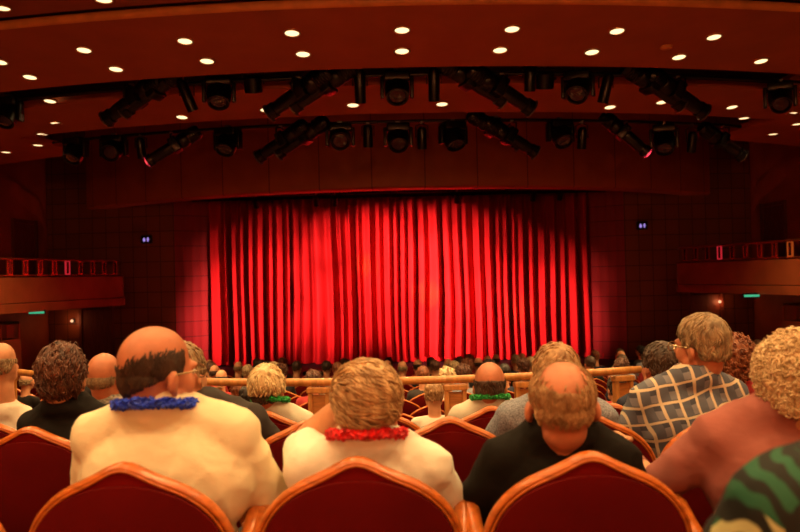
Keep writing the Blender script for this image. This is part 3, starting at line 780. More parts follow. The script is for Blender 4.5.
def leaf_mat():
    m, t, b = nt('black shirt with green leaves'); b.inputs['Roughness'].default_value = .8
    tc = t.nodes.new('ShaderNodeTexCoord'); mp = t.nodes.new('ShaderNodeMapping'); mp.inputs['Scale'].default_value = (1, 1, .55); mp.inputs['Rotation'].default_value = (.3, .7, .2); t.links.new(tc.outputs['Object'], mp.inputs['Vector'])
    nz = t.nodes.new('ShaderNodeTexNoise'); nz.inputs['Scale'].default_value = 6; t.links.new(mp.outputs['Vector'], nz.inputs['Vector'])
    va = t.nodes.new('ShaderNodeVectorMath'); va.operation = 'MULTIPLY_ADD'; va.inputs[1].default_value = (.16, .16, .16); t.links.new(nz.outputs['Color'], va.inputs[0]); t.links.new(mp.outputs['Vector'], va.inputs[2])
    vo = t.nodes.new('ShaderNodeTexVoronoi'); vo.inputs['Scale'].default_value = 11; t.links.new(va.outputs[0], vo.inputs['Vector'])
    wv = t.nodes.new('ShaderNodeTexWave'); wv.inputs['Scale'].default_value = 9; wv.inputs['Distortion'].default_value = 7; wv.inputs['Detail'].default_value = 2; t.links.new(va.outputs[0], wv.inputs['Vector'])
    sp = t.nodes.new('ShaderNodeSeparateColor'); t.links.new(vo.outputs['Color'], sp.inputs[0])
    r1 = t.nodes.new('ShaderNodeValToRGB'); r1.color_ramp.interpolation = 'CONSTANT'
    e = r1.color_ramp.elements; e[0].color = (.004, .006, .005, 1); e[1].position = .45; e[1].color = (.012, .10, .05, 1)
    x = e.new(.68); x.color = (.04, .30, .08, 1); x = e.new(.86); x.color = (.50, .50, .25, 1)
    t.links.new(sp.outputs['Red'], r1.inputs['Fac'])
    r2 = t.nodes.new('ShaderNodeValToRGB'); r2.color_ramp.elements[0].position = .35; r2.color_ramp.elements[1].position = .65; t.links.new(wv.outputs['Fac'], r2.inputs['Fac'])
    mx = t.nodes.new('ShaderNodeMix'); mx.data_type = 'RGBA'; mx.inputs['A'].default_value = (.004, .006, .005, 1); t.links.new(r2.outputs['Color'], mx.inputs['Factor']); t.links.new(r1.outputs['Color'], mx.inputs['B'])
    t.links.new(mx.outputs['Result'], b.inputs['Base Color']); return m
CL['leaf'] = leaf_mat()
HAIR = {
 'dark': hairmat('dark brown hair', (.030, .014, .007), (.075, .034, .016)), 'blond': hairmat('blond grey hair', (.30, .17, .07), (.66, .42, .20)),
 'ginger': hairmat('sandy grey hair', (.26, .13, .05), (.50, .29, .13)), 'pale': hairmat('pale blond curls', (.50, .32, .15), (.86, .66, .40)),
 'brown': hairmat('dark brown curls', (.045, .015, .008), (.15, .05, .022)), 'grey': hairmat('grey brown hair', (.16, .10, .05), (.40, .27, .14)),
 'white': hairmat('cream white hair', (.55, .36, .16), (.86, .66, .36)), 'auburn': hairmat('auburn curls', (.12, .03, .012), (.32, .10, .035)), 'black': hairmat('black hair', (.012, .008, .006), (.03, .02, .015)),
}
LEI = {'blue': mat('royal blue petals', (.012, .05, .62), .6, var=.5, vscale=70), 'red': mat('red petals', (.75, .02, .025), .6, var=.4, vscale=70), 'green': mat('green petals', (.02, .38, .07), .6, var=.5, vscale=70)}
GLS = mat('spectacle metal', (.5, .35, .2), .3, 1.0)

def fuse(name, bm, voxel, smooth, material, parent, displace=0.0, dscale=.12):
    """one continuous surface out of overlapping volumes"""
    bmesh.ops.recalc_face_normals(bm, faces=bm.faces)
    me = bpy.data.meshes.new(name); bm.to_mesh(me); bm.free(); o = bpy.data.objects.new(name, me); COL.objects.link(o)
    r = o.modifiers.new('r', 'REMESH'); r.mode = 'VOXEL'; r.voxel_size = voxel; r.use_smooth_shade = True
    s = o.modifiers.new('s', 'SMOOTH'); s.factor = .5; s.iterations = smooth
    dg = bpy.context.evaluated_depsgraph_get(); dg.update()
    nm = bpy.data.meshes.new_from_object(o.evaluated_get(dg), depsgraph=dg); nm.name = name
    o.modifiers.clear(); o.data = nm; bpy.data.meshes.remove(me)
    if displace:
        nrm = [v.normal.copy() for v in nm.vertices]
        for v, n in zip(nm.vertices, nrm):
            c = v.co; q = Vector((c.x/dscale*.8, c.y/dscale, c.z/dscale*1.5)) + Vector((noise.noise(c*5)*1.2, 0, noise.noise(c*5+Vector((7, 1, 2)))*1.2))
            w = noise.noise(q) ; w = 1-abs(w)*2
            q2 = Vector((c.x*14+noise.noise(c*9)*1.5, c.y*14, c.z*26+noise.noise(c*7+Vector((3, 5, 1)))*2.2)); w2 = 1-abs(noise.noise(q2))*2
            v.co = c + n*(displace*(w-.35)+.0018*max(0, w2-.45)/.55)
    nm.materials.clear(); nm.materials.append(material); nm.polygons.foreach_set('use_smooth', [True]*len(nm.polygons))
    o.parent = parent; return o

CRAN = [((0, -.014, .030), (.077, .098, .090)), ((0, -.045, -.015), (.066, .060, .066)), ((0, -.03, -.07), (.056, .055, .06)), ((0, .03, -.02), (.066, .066, .09))]
def Rdir(u):
    """distance from the head centre to the skull along unit direction u"""
    best = .03
    for c, r in CRAN:
        c = Vector(c); a = sum((u[k]/r[k])**2 for k in range(3)); b = -2*sum(u[k]*c[k]/r[k]**2 for k in range(3)); q = sum((c[k]/r[k])**2 for k in range(3))-1
        D = b*b-4*a*q
        if D > 0: best = max(best, (-b+math.sqrt(D))/(2*a))
    return best
def head_shapes(bm, T, ears=1.0, fat=1.0):
    def E(c, r, rot=None):
        vs = ell(bm, c, r, rot, 24, 16)
        for v in vs: v.co = T @ v.co
    for c, r in CRAN: E(c, r)
    E((0, .036, -.032), (.060*fat, .060, .083)); E((0, .046, -.088), (.048*fat, .048, .034)); E((0, .088, -.102), (.02, .016, .016))
    for s in (-1, 1):
        E((s*.045, .055, -.035), (.026*fat, .03, .03)); E((s*.030, .083, .014), (.024, .014, .010))
        E((s*.082, -.006, -.022), (.010*ears, .019*ears, .031*ears), Matrix.Rotation(s*.25, 3, 'Z') @ Matrix.Rotation(-.2, 3, 'X')); E((s*.079, .002, -.045), (.009, .010, .012))
        E((s*.056*fat, .02, -.075), (.022, .035, .03))
    E((0, .099, -.005), (.010, .012, .026)); E((0, .109, -.030), (.014, .016, .013)); E((0, .098, -.036), (.020, .012, .009))
    E((0, .092, -.064), (.024, .010, .006)); E((0, .091, -.073), (.021, .010, .007))
def hair_mesh(T, parent, mask, thick, material, n, length, flow='down', curl=0.0, rad=.006, seed=1, clump=.006, drop=0.0, curls=0):
    rnd = random.Random(seed); bm = bmesh.new()
    res = bmesh.ops.create_uvsphere(bm, u_segments=72, v_segments=48, radius=1.0)
    crown = Vector((.12, -.55, .83)).normalized()
    for v in res['verts']:
        u = v.co.normalized(); m_ = mask(u); m_ += .025*noise.noise(u*7+Vector((0, seed, 0))); R = Rdir(u)
        f = noise.noise(Vector((u.x*9, u.y*9, u.z*3.5))+Vector((seed*3.1, 0, 0)))
        t = thick(u) if callable(thick) else thick
        v.co = u*(R + (t*.8 + clump*f)*min(1, (m_-.06)*4) - (.004 if m_ < .08 else 0) if m_ > 0 else R*.86)
    def pt(u, e): return u*(Rdir(u)+e)
    made = 0; tries = 0
    while made < n and tries < n*30:
        tries += 1
        u = Vector((rnd.gauss(0, 1), rnd.gauss(0, 1), rnd.gauss(0, 1))).normalized()
        mu = mask(u)
        if mu <= 0.0 or rnd.random() > .06+mu*3.2: continue
        made += 1; t = thick(u) if callable(thick) else thick
        pts = []; rr = []; steps = 6; L = length*rnd.uniform(.6, 1.25); uu = u.copy(); ph = rnd.uniform(0, 6.28); side = rnd.uniform(-1, 1)*.5
        lift = rnd.uniform(.35, 1.05)
        for s in range(steps+1):
            q = s/steps
            e = t*lift*(.5+.5*math.sin(PI*min(1, .15+q*.85)))
            p = pt(uu, e)
            if curl: p = p + Vector((math.sin(ph+q*curl*6.28), math.cos(ph*1.7+q*curl*6.28), math.sin(ph*.6+q*curl*5)))*rad*1.6
            pts.append(p); rr.append(rad*(.55+.6*math.sin(PI*min(1, .2+q*.8)))*(1 if s < steps else .25))
            g = (uu-crown*uu.dot(crown)) if flow == 'crown' else Vector((0, -.25, -1))
            if flow == 'crown': g = g.normalized()*.8 + Vector((0, -.1, -.55))
            if flow == 'fwd': g = Vector((.25*math.copysign(1, uu.x), .9 if uu.z > .55 else -.2, -.3 if uu.z > .55 else -1))
            if flow == 'side': g = Vector((.8, -.15, -.45))
            g = g - uu*uu.dot(g); g = g.normalized() if g.length > 1e-4 else Vector((0, 0, -1)); w = uu.cross(g)
            g = (g + w*(side+noise.noise(uu*3+Vector((seed, 0, 0)))*.7)).normalized()
            uu = (uu + g*(L/steps/max(.05, Rdir(uu)))).normalized()
            if mask(uu) <= -.07-drop: break
        if len(pts) >= 3: tube(bm, pts, rr[:len(pts)], 5, True, .6)
    for i in range(curls):      # small ringlets all over
        while True:
            u = Vector((rnd.gauss(0, 1), rnd.gauss(0, 1), rnd.gauss(0, 1))).normalized()
            if mask(u) > .03: break
        t = thick(u) if callable(thick) else thick
        c = pt(u, t*rnd.uniform(.6, 1.05)); a, b, d = frame_of(u + Vector((rnd.uniform(-.9, .9), rnd.uniform(-.9, .9), rnd.uniform(-.9, .9)))); r0 = rnd.uniform(.004, .009)
        pts = [c + a*(r0*math.cos(x)) + b*(r0*math.sin(x)) + d*(x*.0016) for x in [k*.8 for k in range(11)]]
        tube(bm, pts, rad*.8, 5)
    for v in bm.verts: v.co = T @ v.co
    return obj('hair', bm, material, parent)
def hand(bm, wrist, dirv, normal, side, curl=.5, k=1.0):
    """palm and five bent fingers; normal points out of the back of the hand"""
    d = Vector(dirv).normalized(); n = Vector(normal); n = (n-d*n.dot(d)).normalized(); w = d.cross(n)*side; W = Vector(wrist)
    ell(bm, W+d*.045*k, (.040*k, .052*k, .016*k), Matrix((w, d, n)).transposed(), 16, 10)
    ell(bm, W+d*.01*k, (.026*k, .03*k, .018*k), Matrix((w, d, n)).transposed(), 14, 8)
    for i, (off, L) in enumerate(((-.030, .072), (-.010, .082), (.010, .077), (.029, .060))):
        p = W+d*.082*k+w*off*k; a = 0.12; pts = [p]
        for s, fr in enumerate((.45, .32, .23)):
            a += curl*(.5 if s == 0 else .65); p = p + (d*math.cos(a) - n*math.sin(a))*(L*fr*k); pts.append(p)
        for a_, b_, r in zip(pts, pts[1:], (.0095, .0088, .008)): capsule(bm, a_, b_, r*k, (r-.0008)*k, 10)
    p = W+d*.022*k-w*.030*k; t1 = p+(d*.7-w*.65-n*.25).normalized()*.038*k; t2 = t1+(d*.9-w*.25-n*.35).normalized()*.030*k
    capsule(bm, p, t1, .0125*k, .011*k, 10); capsule(bm, t1, t2, .0105*k, .009*k, 10)

def person(label, x, d, floor, head, shw=.21, sh_z=.98, girth=1.0, yaw=0, pitch=0, tilt=0, skin=SKIN, top='cream', sleeve='short', hair=None, lei=None, glasses=False, arms=None,
           group=None, vox=.007, hands=True, collar=False, name='person', headscale=1.0, back_y=-.05, neck_r=.056, leilift=0.0, lean=0.0, neck_x=None, wrinkle=.007, smooth=34):
    root = empty(name, (x, d+.25, floor)); tag(root, label, 'person', group); O = Vector((x, d+.25, floor))
    H = Vector(head)-O
    T = Matrix.Translation(H) @ Matrix.Rotation(math.radians(yaw), 4, 'Z') @ Matrix.Rotation(math.radians(tilt), 4, 'Y') @ Matrix.Rotation(math.radians(pitch), 4, 'X') @ Matrix.Diagonal((headscale, headscale, headscale, 1) if isinstance(headscale, (int, float)) else (*headscale, 1))
    by = back_y
    nb = Vector((H.x*.55 if neck_x is None else neck_x-x, by+.0+lean, sh_z+.015))
    A = arms or {}
    spine = [((0, by, .54), (.175*girth, .135*girth, .12)), ((0, by, .68), (.158*girth, .125*girth, .15)), ((H.x*.2, by+lean*.6, sh_z-.17), (.17*girth*shw/.21, .125*girth, .17)),
             ((H.x*.3, by+lean, sh_z-.10), (.165*shw/.21, .105*girth**.5, .10))]
    def arm_pts(s):
        a = A.get(s, {}); S0 = Vector((H.x*.3+s*(shw-.055), by+lean, sh_z-.055)); E = Vector(a.get('elbow', (s*(shw+.035), by+.10, .72))); W_ = Vector(a.get('wrist', (s*.13, by+.36, .66)))
        return S0, E, W_, a
    def torso(bm, g):
        ell(bm, (nb.x, by+lean-.016, sh_z+.026), (.092*(neck_r/.056)+g, .084+g, .056+g), None, 20, 12)
        for c, r in spine: ell(bm, c, (r[0]+g, r[1]+g, r[2]+g), None, 28, 18)
        for s in (-1, 1):
            S0 = arm_pts(s)[0]
            capsule(bm, (nb.x, by+lean-.008, sh_z+.024), S0, .056+g, .060*girth**.5+g)
    bm = bmesh.new(); head_shapes(bm, T)
    capsule(bm, T @ Vector((0, -.022, -.05)), nb-Vector((0, 0, .05)), neck_r, neck_r*1.15)
    capsule(bm, T @ Vector((0, -.045, -.045)), nb-Vector((0, .02, .04)), neck_r*.72, neck_r)
    torso(bm, -.008)
    for s in (-1, 1):
        S0, E, W_, a = arm_pts(s); capsule(bm, S0, E, .052, .040); capsule(bm, E, E.lerp(W_, .35), .041, .040); capsule(bm, E.lerp(W_, .35), W_, .040, .026)
        dv = Vector(a.get('hand', (-s*.3, .8, -.12)))
        hand(bm, W_+dv.normalized()*.012, dv, a.get('normal', (0, 0, 1)), s*a.get('flip', 1), a.get('curl', .45))
        capsule(bm, (s*.09, .02, .52), (s*.12, .46, .53), .085, .055); capsule(bm, (s*.12, .46, .52), (s*.12, .47, .10), .055, .036); capsule(bm, (s*.12, .44, .05), (s*.125, .62, .035), .038, .028)
    fuse('body', bm, vox, 4, skin, root)
    g = .012; bm = bmesh.new(); torso(bm, g)
    for s in (-1, 1):
        S0, E, W_, a = arm_pts(s)
        if sleeve == 'short': capsule(bm, S0, S0.lerp(E, .62), .070, .066); tube(bm, [S0.lerp(E, .3), S0.lerp(E, .80)], [.068, .066], 20)
        elif sleeve == 'three': capsule(bm, S0, E, .066, .056); tube(bm, [E, E.lerp(W_, .55)], [.056, .050], 20)
        else: capsule(bm, S0, E, .066, .054); tube(bm, [E, E.lerp(W_, .9)], [.054, .038], 20)
    o = fuse('shirt' if sleeve != 'long' else 'top', bm, max(.009, vox), smooth, CL[top], root, wrinkle, .17)
    if collar:
        bm = bmesh.new(); c = nb + Vector((0, -.005, .035)); pts = [c+Vector((.072*math.sin(a)*1.05, -.075*math.cos(a), .018*math.cos(a))) for a in [2*PI*i/28 for i in range(28)]]
        
        rows = [[c+Vector((k*.070*math.sin(a), -k*.078*math.cos(a)-.004, dz+.016*math.cos(a))) for a in [2*PI*i/32 for i in range(33)]] for k, dz in ((1.26, -.035), (1.20, -.012), (1.03, .014), (.98, .016), (.98, .006), (1.16, -.04))]
        grid(bm, rows); obj('collar', bm, CL[top], root)
    bm = bmesh.new(); ell(bm, (0, by+.01, .54), (.185*girth, .15*girth, .10))
    for s in (-1, 1): capsule(bm, (s*.09, .03, .53), (s*.12, .46, .54), .096, .070); capsule(bm, (s*.12, .46, .53), (s*.12, .47, .13), .068, .056)
    fuse('trousers', bm, .014, 6, CL['trousers'], root)
    for s in (-1, 1):
        bm = bmesh.new(); ell(bm, (s*.12, .55, .045), (.05, .135, .05)); box(bm, (s*.12, .55, .012), (.09, .26, .024), None, .01); obj('shoe', bm, M['black'], root)
    bm = bmesh.new()
    for s in (-1, 1):
        vs = ell(bm, (s*.031, .082, -.004), (.0135, .0125, .0095), None, 14, 10)
        v2 = ell(bm, (s*.031, .0925, -.004), (.006, .0035, .006), None, 10, 8)
        for f in set(f for v in v2 for f in v.link_faces): f.material_index = 1
    for v in bm.verts: v.co = T @ v.co
    obj('eyes', bm, [EYEW, EYED], root)
    if glasses:
        bm = bmesh.new()
        for s in (-1, 1):
            tube(bm, [(s*.033+.024*math.cos(a), .112, -.006+.018*math.sin(a)) for a in [2*PI*i/18 for i in range(18)]], .0022, 6, False, 1, True)
            tube(bm, [(s*.057, .111, .002), (s*.084, .07, .004), (s*.086, .0, .0), (s*.086, -.012, -.012)], .0024, 6)
        tube(bm, [(-.009, .113, -.002), (0, .116, .002), (.009, .113, -.002)], .0022, 6)
        for v in bm.verts: v.co = T @ v.co
        obj('glasses', bm, GLS, root)
    if hair:
        hs = hair if isinstance(hair, list) else [hair]
        for h in hs: hair_mesh(T, root, **h)
    if lei:
        rnd = random.Random(3); bm = bmesh.new(); c = nb+Vector((0, -.022, .045+leilift)); rx, ry = .098*lei[1], .105*lei[1]
        for i in range(520):
            a = rnd.uniform(0, 2*PI); b_ = rnd.uniform(0, 2*PI); q = .008+.006*rnd.random()
            droop = -.055*(1-math.cos(a-PI/2*0))*.5 if False else -.05*(.5+.5*math.sin(a))
            p = c+Vector((rx*math.cos(a), ry*math.sin(a), droop*.8)); rdir = Vector((math.cos(a)*math.cos(b_), math.sin(a)*math.cos(b_), math.sin(b_)))
            x_, y_, z_ = frame_of(rdir+Vector((rnd.uniform(-.4, .4), rnd.uniform(-.4, .4), rnd.uniform(-.4, .4))))
            e = .0085; p = p+rdir*q
            vs = [bm.verts.new(p+x_*e), bm.verts.new(p+y_*e+z_*.003), bm.verts.new(p-x_*e), bm.verts.new(p-y_*e+z_*.003)]
            vb = bm.verts.new(p-z_*.014)
            bm.faces.new(vs); [bm.faces.new((vs[j], vs[(j+1) % 4], vb)) for j in range(4)]
        tube(bm, [c+Vector((rx*math.cos(a), ry*math.sin(a), -.05*(.5+.5*math.sin(a)))) for a in [2*PI*i/40 for i in range(40)]], .010, 8, False, 1, True)
        obj('lei', bm, LEI[lei[0]], root, False)
    return root

# ---- where hair grows (unit direction u in head space: +y face, +z up)
def full(u):      # short all-over hair
    front = u.y-.42-.55*max(0, u.z-.25) if u.z < .92 else -1
    a = min(.5-u.y*.9 + max(0, u.z-.35)*1.5, u.z+.47)
    if abs(u.x) > .72 and u.z < -.08 and u.y > -.35: a = min(a, -.1)
    return a
def bob(u):
    a = min(.35-u.y*.8+max(0, u.z-.3)*1.4, u.z+.52)
    if u.y > .25 and u.z < .1: a = min(a, -.1)
    return a
def fringe_right(u):   # bald on top, hair round the back and over the right ear
    lim = .24 + .62*max(0, u.x) - .10*max(0, -u.x) + .1*max(0, u.y)
    a = min((lim-u.z)*.5, (u.z+.50-.42*max(0, u.x))*.8, .42-u.y)
    if abs(u.x) > .70 and u.z < -.08 and u.y > -.3: a = min(a, -.1)
    return a
def fringe(u):
    a = min(.38-u.z, u.z+.46, .30-u.y)
    if abs(u.x) > .70 and u.z < -.08 and u.y > -.3: a = min(a, -.1)
    return a
def thin_crown(u):
    a = full(u); c = Vector((0, -.60, .80)).normalized(); return min(a, (1-u.dot(c))*1.1-.05)
def HD(px, py, d): return P(px, py, d)

# nearest row
dA = ROWD['A']; fA = ROWF['A']
person('balding man in a cream shirt with a blue flower lei looking right', -.635, dA, fA, HD(158, 371, dA+.17), .235, 1.055, 1.18, yaw=-42, tilt=3, skin=SKIN2, top='cream', sleeve='short', neck_x=-.655,
       hair=dict(mask=fringe_right, thick=.004, material=HAIR['dark'], n=1900, length=.03, rad=.0017, seed=2, clump=.002), lei=('blue', 1.06), glasses=True, vox=.006, leilift=-.004, wrinkle=.006, smooth=16,
       arms={1: dict(elbow=(.285, .10, .70), wrist=(.20, .33, .66)), -1: dict(elbow=(-.265, .10, .70), wrist=(-.13, .33, .66))})
person('woman with layered blond hair, red flower lei and white top', -.10, dA, fA, HD(367, 402, dA+.17), .215, .955, 1.0, yaw=4, tilt=-3, pitch=-4, skin=SKIN, top='white', sleeve='short', headscale=(1.0, .95, .88),
       hair=dict(mask=bob, thick=lambda u: .017+.004*max(0, -u.y)-.004*max(0, u.z)+.006*abs(u.x), material=HAIR['blond'], n=2000, length=.055, flow='side', rad=.0030, seed=5, clump=.008), lei=('red', 1.0), vox=.006, leilift=.005, smooth=20,
       arms={-1: dict(elbow=(-.185, .12, .945), wrist=(-.090, .080, 1.045), hand=(.25, -.05, .9), normal=(-.9, -.1, .2), curl=.55), 1: dict(elbow=(.245, .10, .68), wrist=(.13, .33, .66))})
person('man in a black shirt with sandy hair thinning at the crown', .415, dA, fA, HD(562, 403, dA+.15), .205, .965, 1.0, yaw=-4, pitch=2, skin=SKIN2, top='black', sleeve='short', collar=True, headscale=(1.08, 1.02, .93),
       hair=dict(mask=thin_crown, thick=.005, material=HAIR['ginger'], n=2200, length=.022, flow='crown', rad=.0017, seed=8, clump=.003), vox=.006, neck_r=.060)
person('woman in a dusty pink top with a pale curly perm at the right edge', 1.0, dA, fA, HD(795, 386, dA+.17), .225, 1.02, 1.05, yaw=10, skin=SKIN, top='pink', sleeve='three', smooth=80, wrinkle=.009,
       hair=dict(mask=lambda u: min(bob(u), u.z+.62), thick=lambda u: .026, material=HAIR['pale'], n=900, length=.045, rad=.0032, curl=1.0, seed=11, clump=.012, curls=1500), vox=.007,
       arms={-1: dict(elbow=(-.305, .05, .80), wrist=(-.335, .26, .885), hand=(-.1, .9, .15)), 1: dict(elbow=(.28, .1, .7))})
# the shirt beside the photographer
d0 = ROWD['0']
person('person in a black shirt with big green leaves at the lower right corner', .66, d0-.03, ROWF['0'], (.80, d0+.34, ROWF['0']+1.29), .235, 1.055, 1.1, yaw=0, top='leaf', sleeve='short', hair=dict(mask=full, thick=.012, material=HAIR['grey'], n=300, length=.04, flow='crown', seed=4), vox=.009)
# second row
dB, fB = ROWD['B'], ROWF['B']
person('woman with dark curly hair in a black top', -1.31, dB, fB, HD(62, 376, dB+.17), .195, 1.0, .95, yaw=10, top='darktop', sleeve='long', vox=.009,
       hair=dict(mask=lambda u: min(bob(u), 1), thick=lambda u: .015+.008*max(0, -u.z), material=HAIR['brown'], n=1100, length=.075, curl=.8, rad=.0038, seed=21, clump=.012, drop=.1, curls=60))
person('person in a dark grey jacket half hidden behind the balding man', -.70, dB, fB, HD(183, 374, dB+.16), .205, 1.0, 1.0, yaw=-20, top='grey', sleeve='long', vox=.010, hair=dict(mask=full, thick=.012, material=HAIR['grey'], n=300, length=.04, flow='crown', seed=31))
person('person in a heather blue-grey shirt in front of the man in black', .60, dB, fB, HD(556, 376, dB+.18), .23, .985, 1.0, yaw=5, top='bluegrey', sleeve='short', vox=.009, hair=dict(mask=full, thick=.016, material=HAIR['ginger'], n=500, length=.05, flow='crown', seed=33, clump=.008),
       arms={-1: dict(elbow=(-.29, .10, .70))})
person('man in a blue-grey plaid shirt and glasses looking left', 1.12, dB, fB, HD(701, 345, dB+.20), .225, 1.05, 1.02, yaw=38, tilt=-3, skin=SKIN2, top='plaid', sleeve='short', vox=.008, glasses=True, collar=True, lean=.02,
       hair=dict(mask=full, thick=.012, material=HAIR['grey'], n=700, length=.045, flow='crown', rad=.0042, seed=41, clump=.006))
# third row
dC, fC = ROWD['C'], ROWF['C']
person('grey haired man in a white shirt at the left edge', -2.07, dC, fC, HD(2, 363, dC+.17), .21, .96, 1.1, yaw=0, headscale=.88, top='white2', sleeve='short', vox=.012, hair=dict(mask=fringe, thick=.010, material=HAIR['grey'], n=250, length=.05, seed=51))
person('bald man with a grey striped collar beside the dark curly hair', -1.52, dC, fC, HD(105, 376, dC+.17), .20, .985, 1.0, yaw=-8, skin=SKIN2, top='lightgrey', sleeve='long', vox=.012, collar=True, hair=dict(mask=lambda u: min(fringe(u), .12-u.z), thick=.004, material=HAIR['grey'], n=200, length=.03, rad=.003, seed=52))
person('woman with cream white hair, green lei and white shirt', -.66, dC, fC, HD(267, 390, dC+.18), .205, .94, 1.0, yaw=-4, skin=SKIN2, top='greenwhite', sleeve='short', vox=.012, lei=('green', .9), leilift=.03,
       hair=[dict(mask=lambda u: min(bob(u), u.z+.12), thick=lambda u: .022, material=HAIR['white'], n=700, length=.035, flow='crown', rad=.004, seed=61, clump=.008), dict(mask=lambda u: min(full(u), -.02-u.z), thick=.008, material=HAIR['dark'], n=200, length=.04, rad=.004, seed=62)])
person('balding man with dark sides and a green and white lei', .445, dC, fC, HD(490, 385, dC+.18), .205, .945, 1.05, yaw=-8, skin=SKIN2, top='greenwhite', sleeve='short', vox=.012, lei=('green', .95), leilift=.012,
       hair=dict(mask=lambda u: min(fringe(u), .42-u.z), thick=.008, material=HAIR['dark'], n=420, length=.05, rad=.004, seed=65))
person('dark haired man beside the aisle left of the plaid shirt', 1.30, dC, fC, HD(660, 366, dC+.17), .195, .98, .95, yaw=15, skin=SKIN2, top='navy', sleeve='long', vox=.012, hair=dict(mask=full, thick=.012, material=HAIR['dark'], n=400, length=.04, flow='crown', seed=71))
person('woman with curly auburn hair in a red top right of the plaid shirt', 1.74, dC, fC, HD(733, 363, dC+.17), .195, .98, .95, yaw=0, top='red', sleeve='long', vox=.012,
       hair=dict(mask=bob, thick=.030, material=HAIR['auburn'], n=250, length=.07, curl=1.4, rad=.006, seed=75, clump=.012, curls=300))

# ================================================================== THE FRONT SECTION
rnd = random.Random(11)
def far_person(kind):
    root = empty('person')
    T = Matrix.Translation((0, .09, 1.19)); bm = bmesh.new(); head_shapes(bm, T)
    capsule(bm, (0, .07, 1.14), (0, .05, .98), .055, .062)
    for c, r in (((0, .05, .54), (.17, .13, .12)), ((0, .05, .72), (.16, .12, .18)), ((0, .05, .88), (.17, .11, .13))): ell(bm, c, r)
    for s in (-1, 1):
        capsule(bm, (s*.06, .05, .95), (s*.16, .05, .93), .05, .055); capsule(bm, (s*.165, .05, .92), (s*.22, .12, .70), .05, .04); capsule(bm, (s*.22, .12, .70), (s*.12, .36, .64), .038, .028); hand(bm, (s*.12, .37, .64), (-s*.3, .8, -.1), (0, 0, 1), s)
        capsule(bm, (s*.09, .1, .52), (s*.12, .5, .53), .085, .055); capsule(bm, (s*.12, .5, .52), (s*.12, .51, .08), .052, .036)
    fuse('body', bm, .014, 3, SKIN, root)
    bm = bmesh.new()
    for c, r in (((0, .05, .56), (.185, .145, .13)), ((0, .05, .72), (.172, .132, .19)), ((0, .05, .88), (.18, .12, .135))): ell(bm, c, r)
    for s in (-1, 1): capsule(bm, (s*.06, .05, .955), (s*.16, .05, .935), .058, .064); capsule(bm, (s*.165, .05, .92), (s*.215, .115, .73), .064, .054)
    fuse('shirt', bm, .016, 4, CL['black'], root)
    bm = bmesh.new(); ell(bm, (0, .06, .53), (.185, .15, .10))
    for s in (-1, 1): capsule(bm, (s*.09, .1, .53), (s*.12, .5, .54), .096, .07); capsule(bm, (s*.12, .5, .52), (s*.12, .51, .10), .066, .05)
    fuse('trousers', bm, .02, 4, CL['trousers'], root)
    mk, th, ln, crl = {'short': (full, .012, .04, 0), 'bob': (bob, .028, .07, 60), 'bald': (fringe, .008, .03, 0)}[kind]
    hair_mesh(T, root, mk, th, HAIR['grey'], 70, ln, 'crown' if kind == 'short' else 'down', 0, .009, 9, .008, 0, crl)
    return root
protos = {k: far_person(k) for k in ('short', 'bob', 'bald')}
pused = set()
def color_parts(root, **mm):
    for ch in root.children:
        n = ch.name.split('.')[0]
        if n in mm:
            ch.material_slots[0].link = 'OBJECT'; ch.material_slots[0].material = mm[n]
FAR_TOPS = [CL['black'], CL['darktop'], CL['navy'], CL['grey'], CL['red'], CL['white2'], CL['bluegrey'], CL['trousers'], CL['grey'], CL['black']]
FAR_H = {'short': ['dark', 'grey', 'black', 'dark', 'brown', 'auburn'], 'bob': ['brown', 'black', 'auburn', 'brown', 'pale'], 'bald': ['dark', 'grey', 'black']}
def place_far(x, d, z, th, kind, top, hair, label, group=None, skin=None):
    pr = protos[kind]
    if kind in pused: pr = clone(pr)
    pused.add(kind); pr.location = (x, d+.16, z); pr.rotation_euler = (0, 0, th)
    tag(pr, label, 'person', group); color_parts(pr, shirt=top, hair=hair, body=skin or SKIN); return pr
GF = 'small red seats beyond the wooden railing'
seats_far = []; taken = set()
special = {}
def nearest(px, k):
    best = None
    for i, f in enumerate(front):
        if f[0] != k: continue
        sx = 400+F*f[1]/(f[2]+.25)
        if best is None or abs(sx-px) < best[0]: best = (abs(sx-px), i)
    return best[1]
for px, k, kind, top, hair, lab in ((305, 0, 'bob', CL['white2'], HAIR['grey'], 'small grey haired person just beyond the railing left of the red lei woman'),
        (240, 1, 'short', CL['navy'], HAIR['black'], 'person in a dark navy jacket beyond the railing left of the white haired woman'),
        (404, 1, 'short', CL['white2'], HAIR['ginger'], 'sandy haired person in a white shirt beyond the railing right of the red lei woman'),
        (604, 1, 'short', CL['black'], HAIR['black'], 'black haired person beyond the railing right of the man in black'),
        (640, 2, 'bob', CL['red'], HAIR['auburn'], 'person in red beyond the railing at the aisle')):
    i = nearest(px, k); taken.add(i); f = front[i]
    special[i] = place_far(f[1], f[2], f[3], f[4], kind, top, hair, lab)
GP = 'spectators in the front section seen from behind'
people_far = []
for i, f in enumerate(front):
    s = put_seat(f[1], f[2], f[3], 'small red velvet seat beyond the wooden railing', GF, False, f[4]); seats_far.append(s)
    if i in taken: continue
    prob = .12 if f[0] < 4 else (.35 if f[0] < 7 else .62)
    if rnd.random() < prob:
        kind = rnd.choice(['short', 'short', 'bob', 'bald'])
        lab = {'short': 'distant short haired spectator in the front section seen from behind', 'bob': 'distant bushy haired spectator in the front section seen from behind', 'bald': 'distant balding spectator in the front section seen from behind'}[kind]
        people_far.append(place_far(f[1], f[2], f[3], f[4], kind, rnd.choice(FAR_TOPS), HAIR[rnd.choice(FAR_H[kind])], lab, GP))
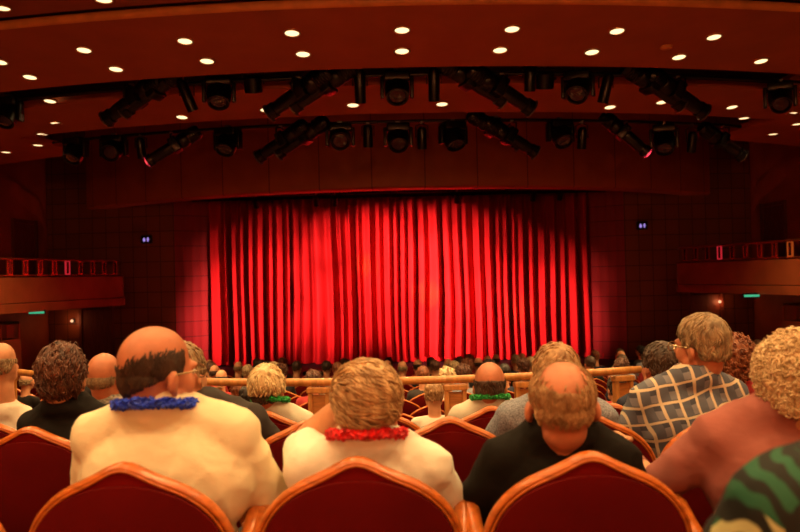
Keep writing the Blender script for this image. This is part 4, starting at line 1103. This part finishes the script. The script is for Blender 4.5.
for k, pr in protos.items():
    if k not in pused:
        for c in list(pr.children): bpy.data.objects.remove(c)
        bpy.data.objects.remove(pr)
# leave out the far seats and spectators of which nothing shows from here or from a step aside
bpy.context.view_layer.update(); dg = bpy.context.evaluated_depsgraph_get()
def own(o, root):
    while o is not None:
        if o == root: return True
        o = o.parent
    return False
eyes = [CAM, CAM+Vector((-.45, 0, 0)), CAM+Vector((.45, 0, 0)), CAM+Vector((0, 0, .25))]
def shows(root, samples):
    Mw = root.matrix_world
    for s in samples:
        w = Mw @ Vector(s)
        for e in eyes:
            v = w-e
            if abs(v.x/v.y) > .505 : continue
            L = v.length; hit, loc, nrm, idx, ob, mt = S.ray_cast(dg, e+v.normalized()*.05, v.normalized(), distance=L+.15)
            if not hit: return True
            ob = ob.original
            if own(ob, root): return True
    return False
SS = [(0, -.04, .96), (-.12, -.03, .9), (.12, -.03, .9), (-.2, 0, .82), (.2, 0, .82), (0, -.04, .75), (-.22, 0, .65), (.22, 0, .65), (0, -.04, .6), (-.1, -.03, .82), (.1, -.03, .82)]
PS = [(0, .0, 1.27), (0, 0, 1.2), (-.06, .05, 1.2), (.06, .05, 1.2), (0, 0, 1.1), (-.17, 0, .95), (.17, 0, .95), (-.08, .02, 1.0), (.08, .02, 1.0), (0, .1, 1.29)]
def drop(root):
    for c in list(root.children): bpy.data.objects.remove(c)
    bpy.data.objects.remove(root)
gone = [s for s in seats_far if not shows(s, SS)] + [p for p in people_far if not shows(p, PS)]
for g_ in gone: drop(g_)

# ================================================================== REMAINING LIGHT
# added fill globes on the unseen rear wall, brightening ceiling and people's backs
for i, x in enumerate((-6, -3.6, -1.2, 1.2, 3.6, 6)):
    root = empty('wall_globe_lamp', (x, -4.35, CZ+1.3)); tag(root, 'added fill globe on the unseen rear wall', 'lamp', 'added fill globes on the unseen rear wall')
    bm = bmesh.new(); ell(bm, (0, .05, 0), (.13, .13, .13)); obj('fill_globe_ball', bm, M['lamp'], root)
    bm = bmesh.new(); box(bm, (0, -.1, 0), (.12, .1, .2), None, .01); obj('bracket', bm, M['brass'], root, False)
    l = bpy.data.lights.new('globe_fill_light', 'POINT'); l.energy = 135; l.color = (1, .40, .12); l.shadow_soft_size = .13
    lo = bpy.data.objects.new('globe_fill_light', l); lo.location = (0, .22, 0); link(lo, root)
w = bpy.data.worlds.new('world'); S.world = w; w.use_nodes = True
w.node_tree.nodes['Background'].inputs['Color'].default_value = (.30, .07, .03, 1); w.node_tree.nodes['Background'].inputs['Strength'].default_value = .02
S.view_settings.view_transform = 'Standard'; S.view_settings.look = 'None'; S.view_settings.gamma = 1; S.view_settings.use_curve_mapping = False
S.view_settings.exposure = 0.0
S.cycles.use_denoising = True
S.cycles.max_bounces = 6; S.cycles.sample_clamp_indirect = 4.0
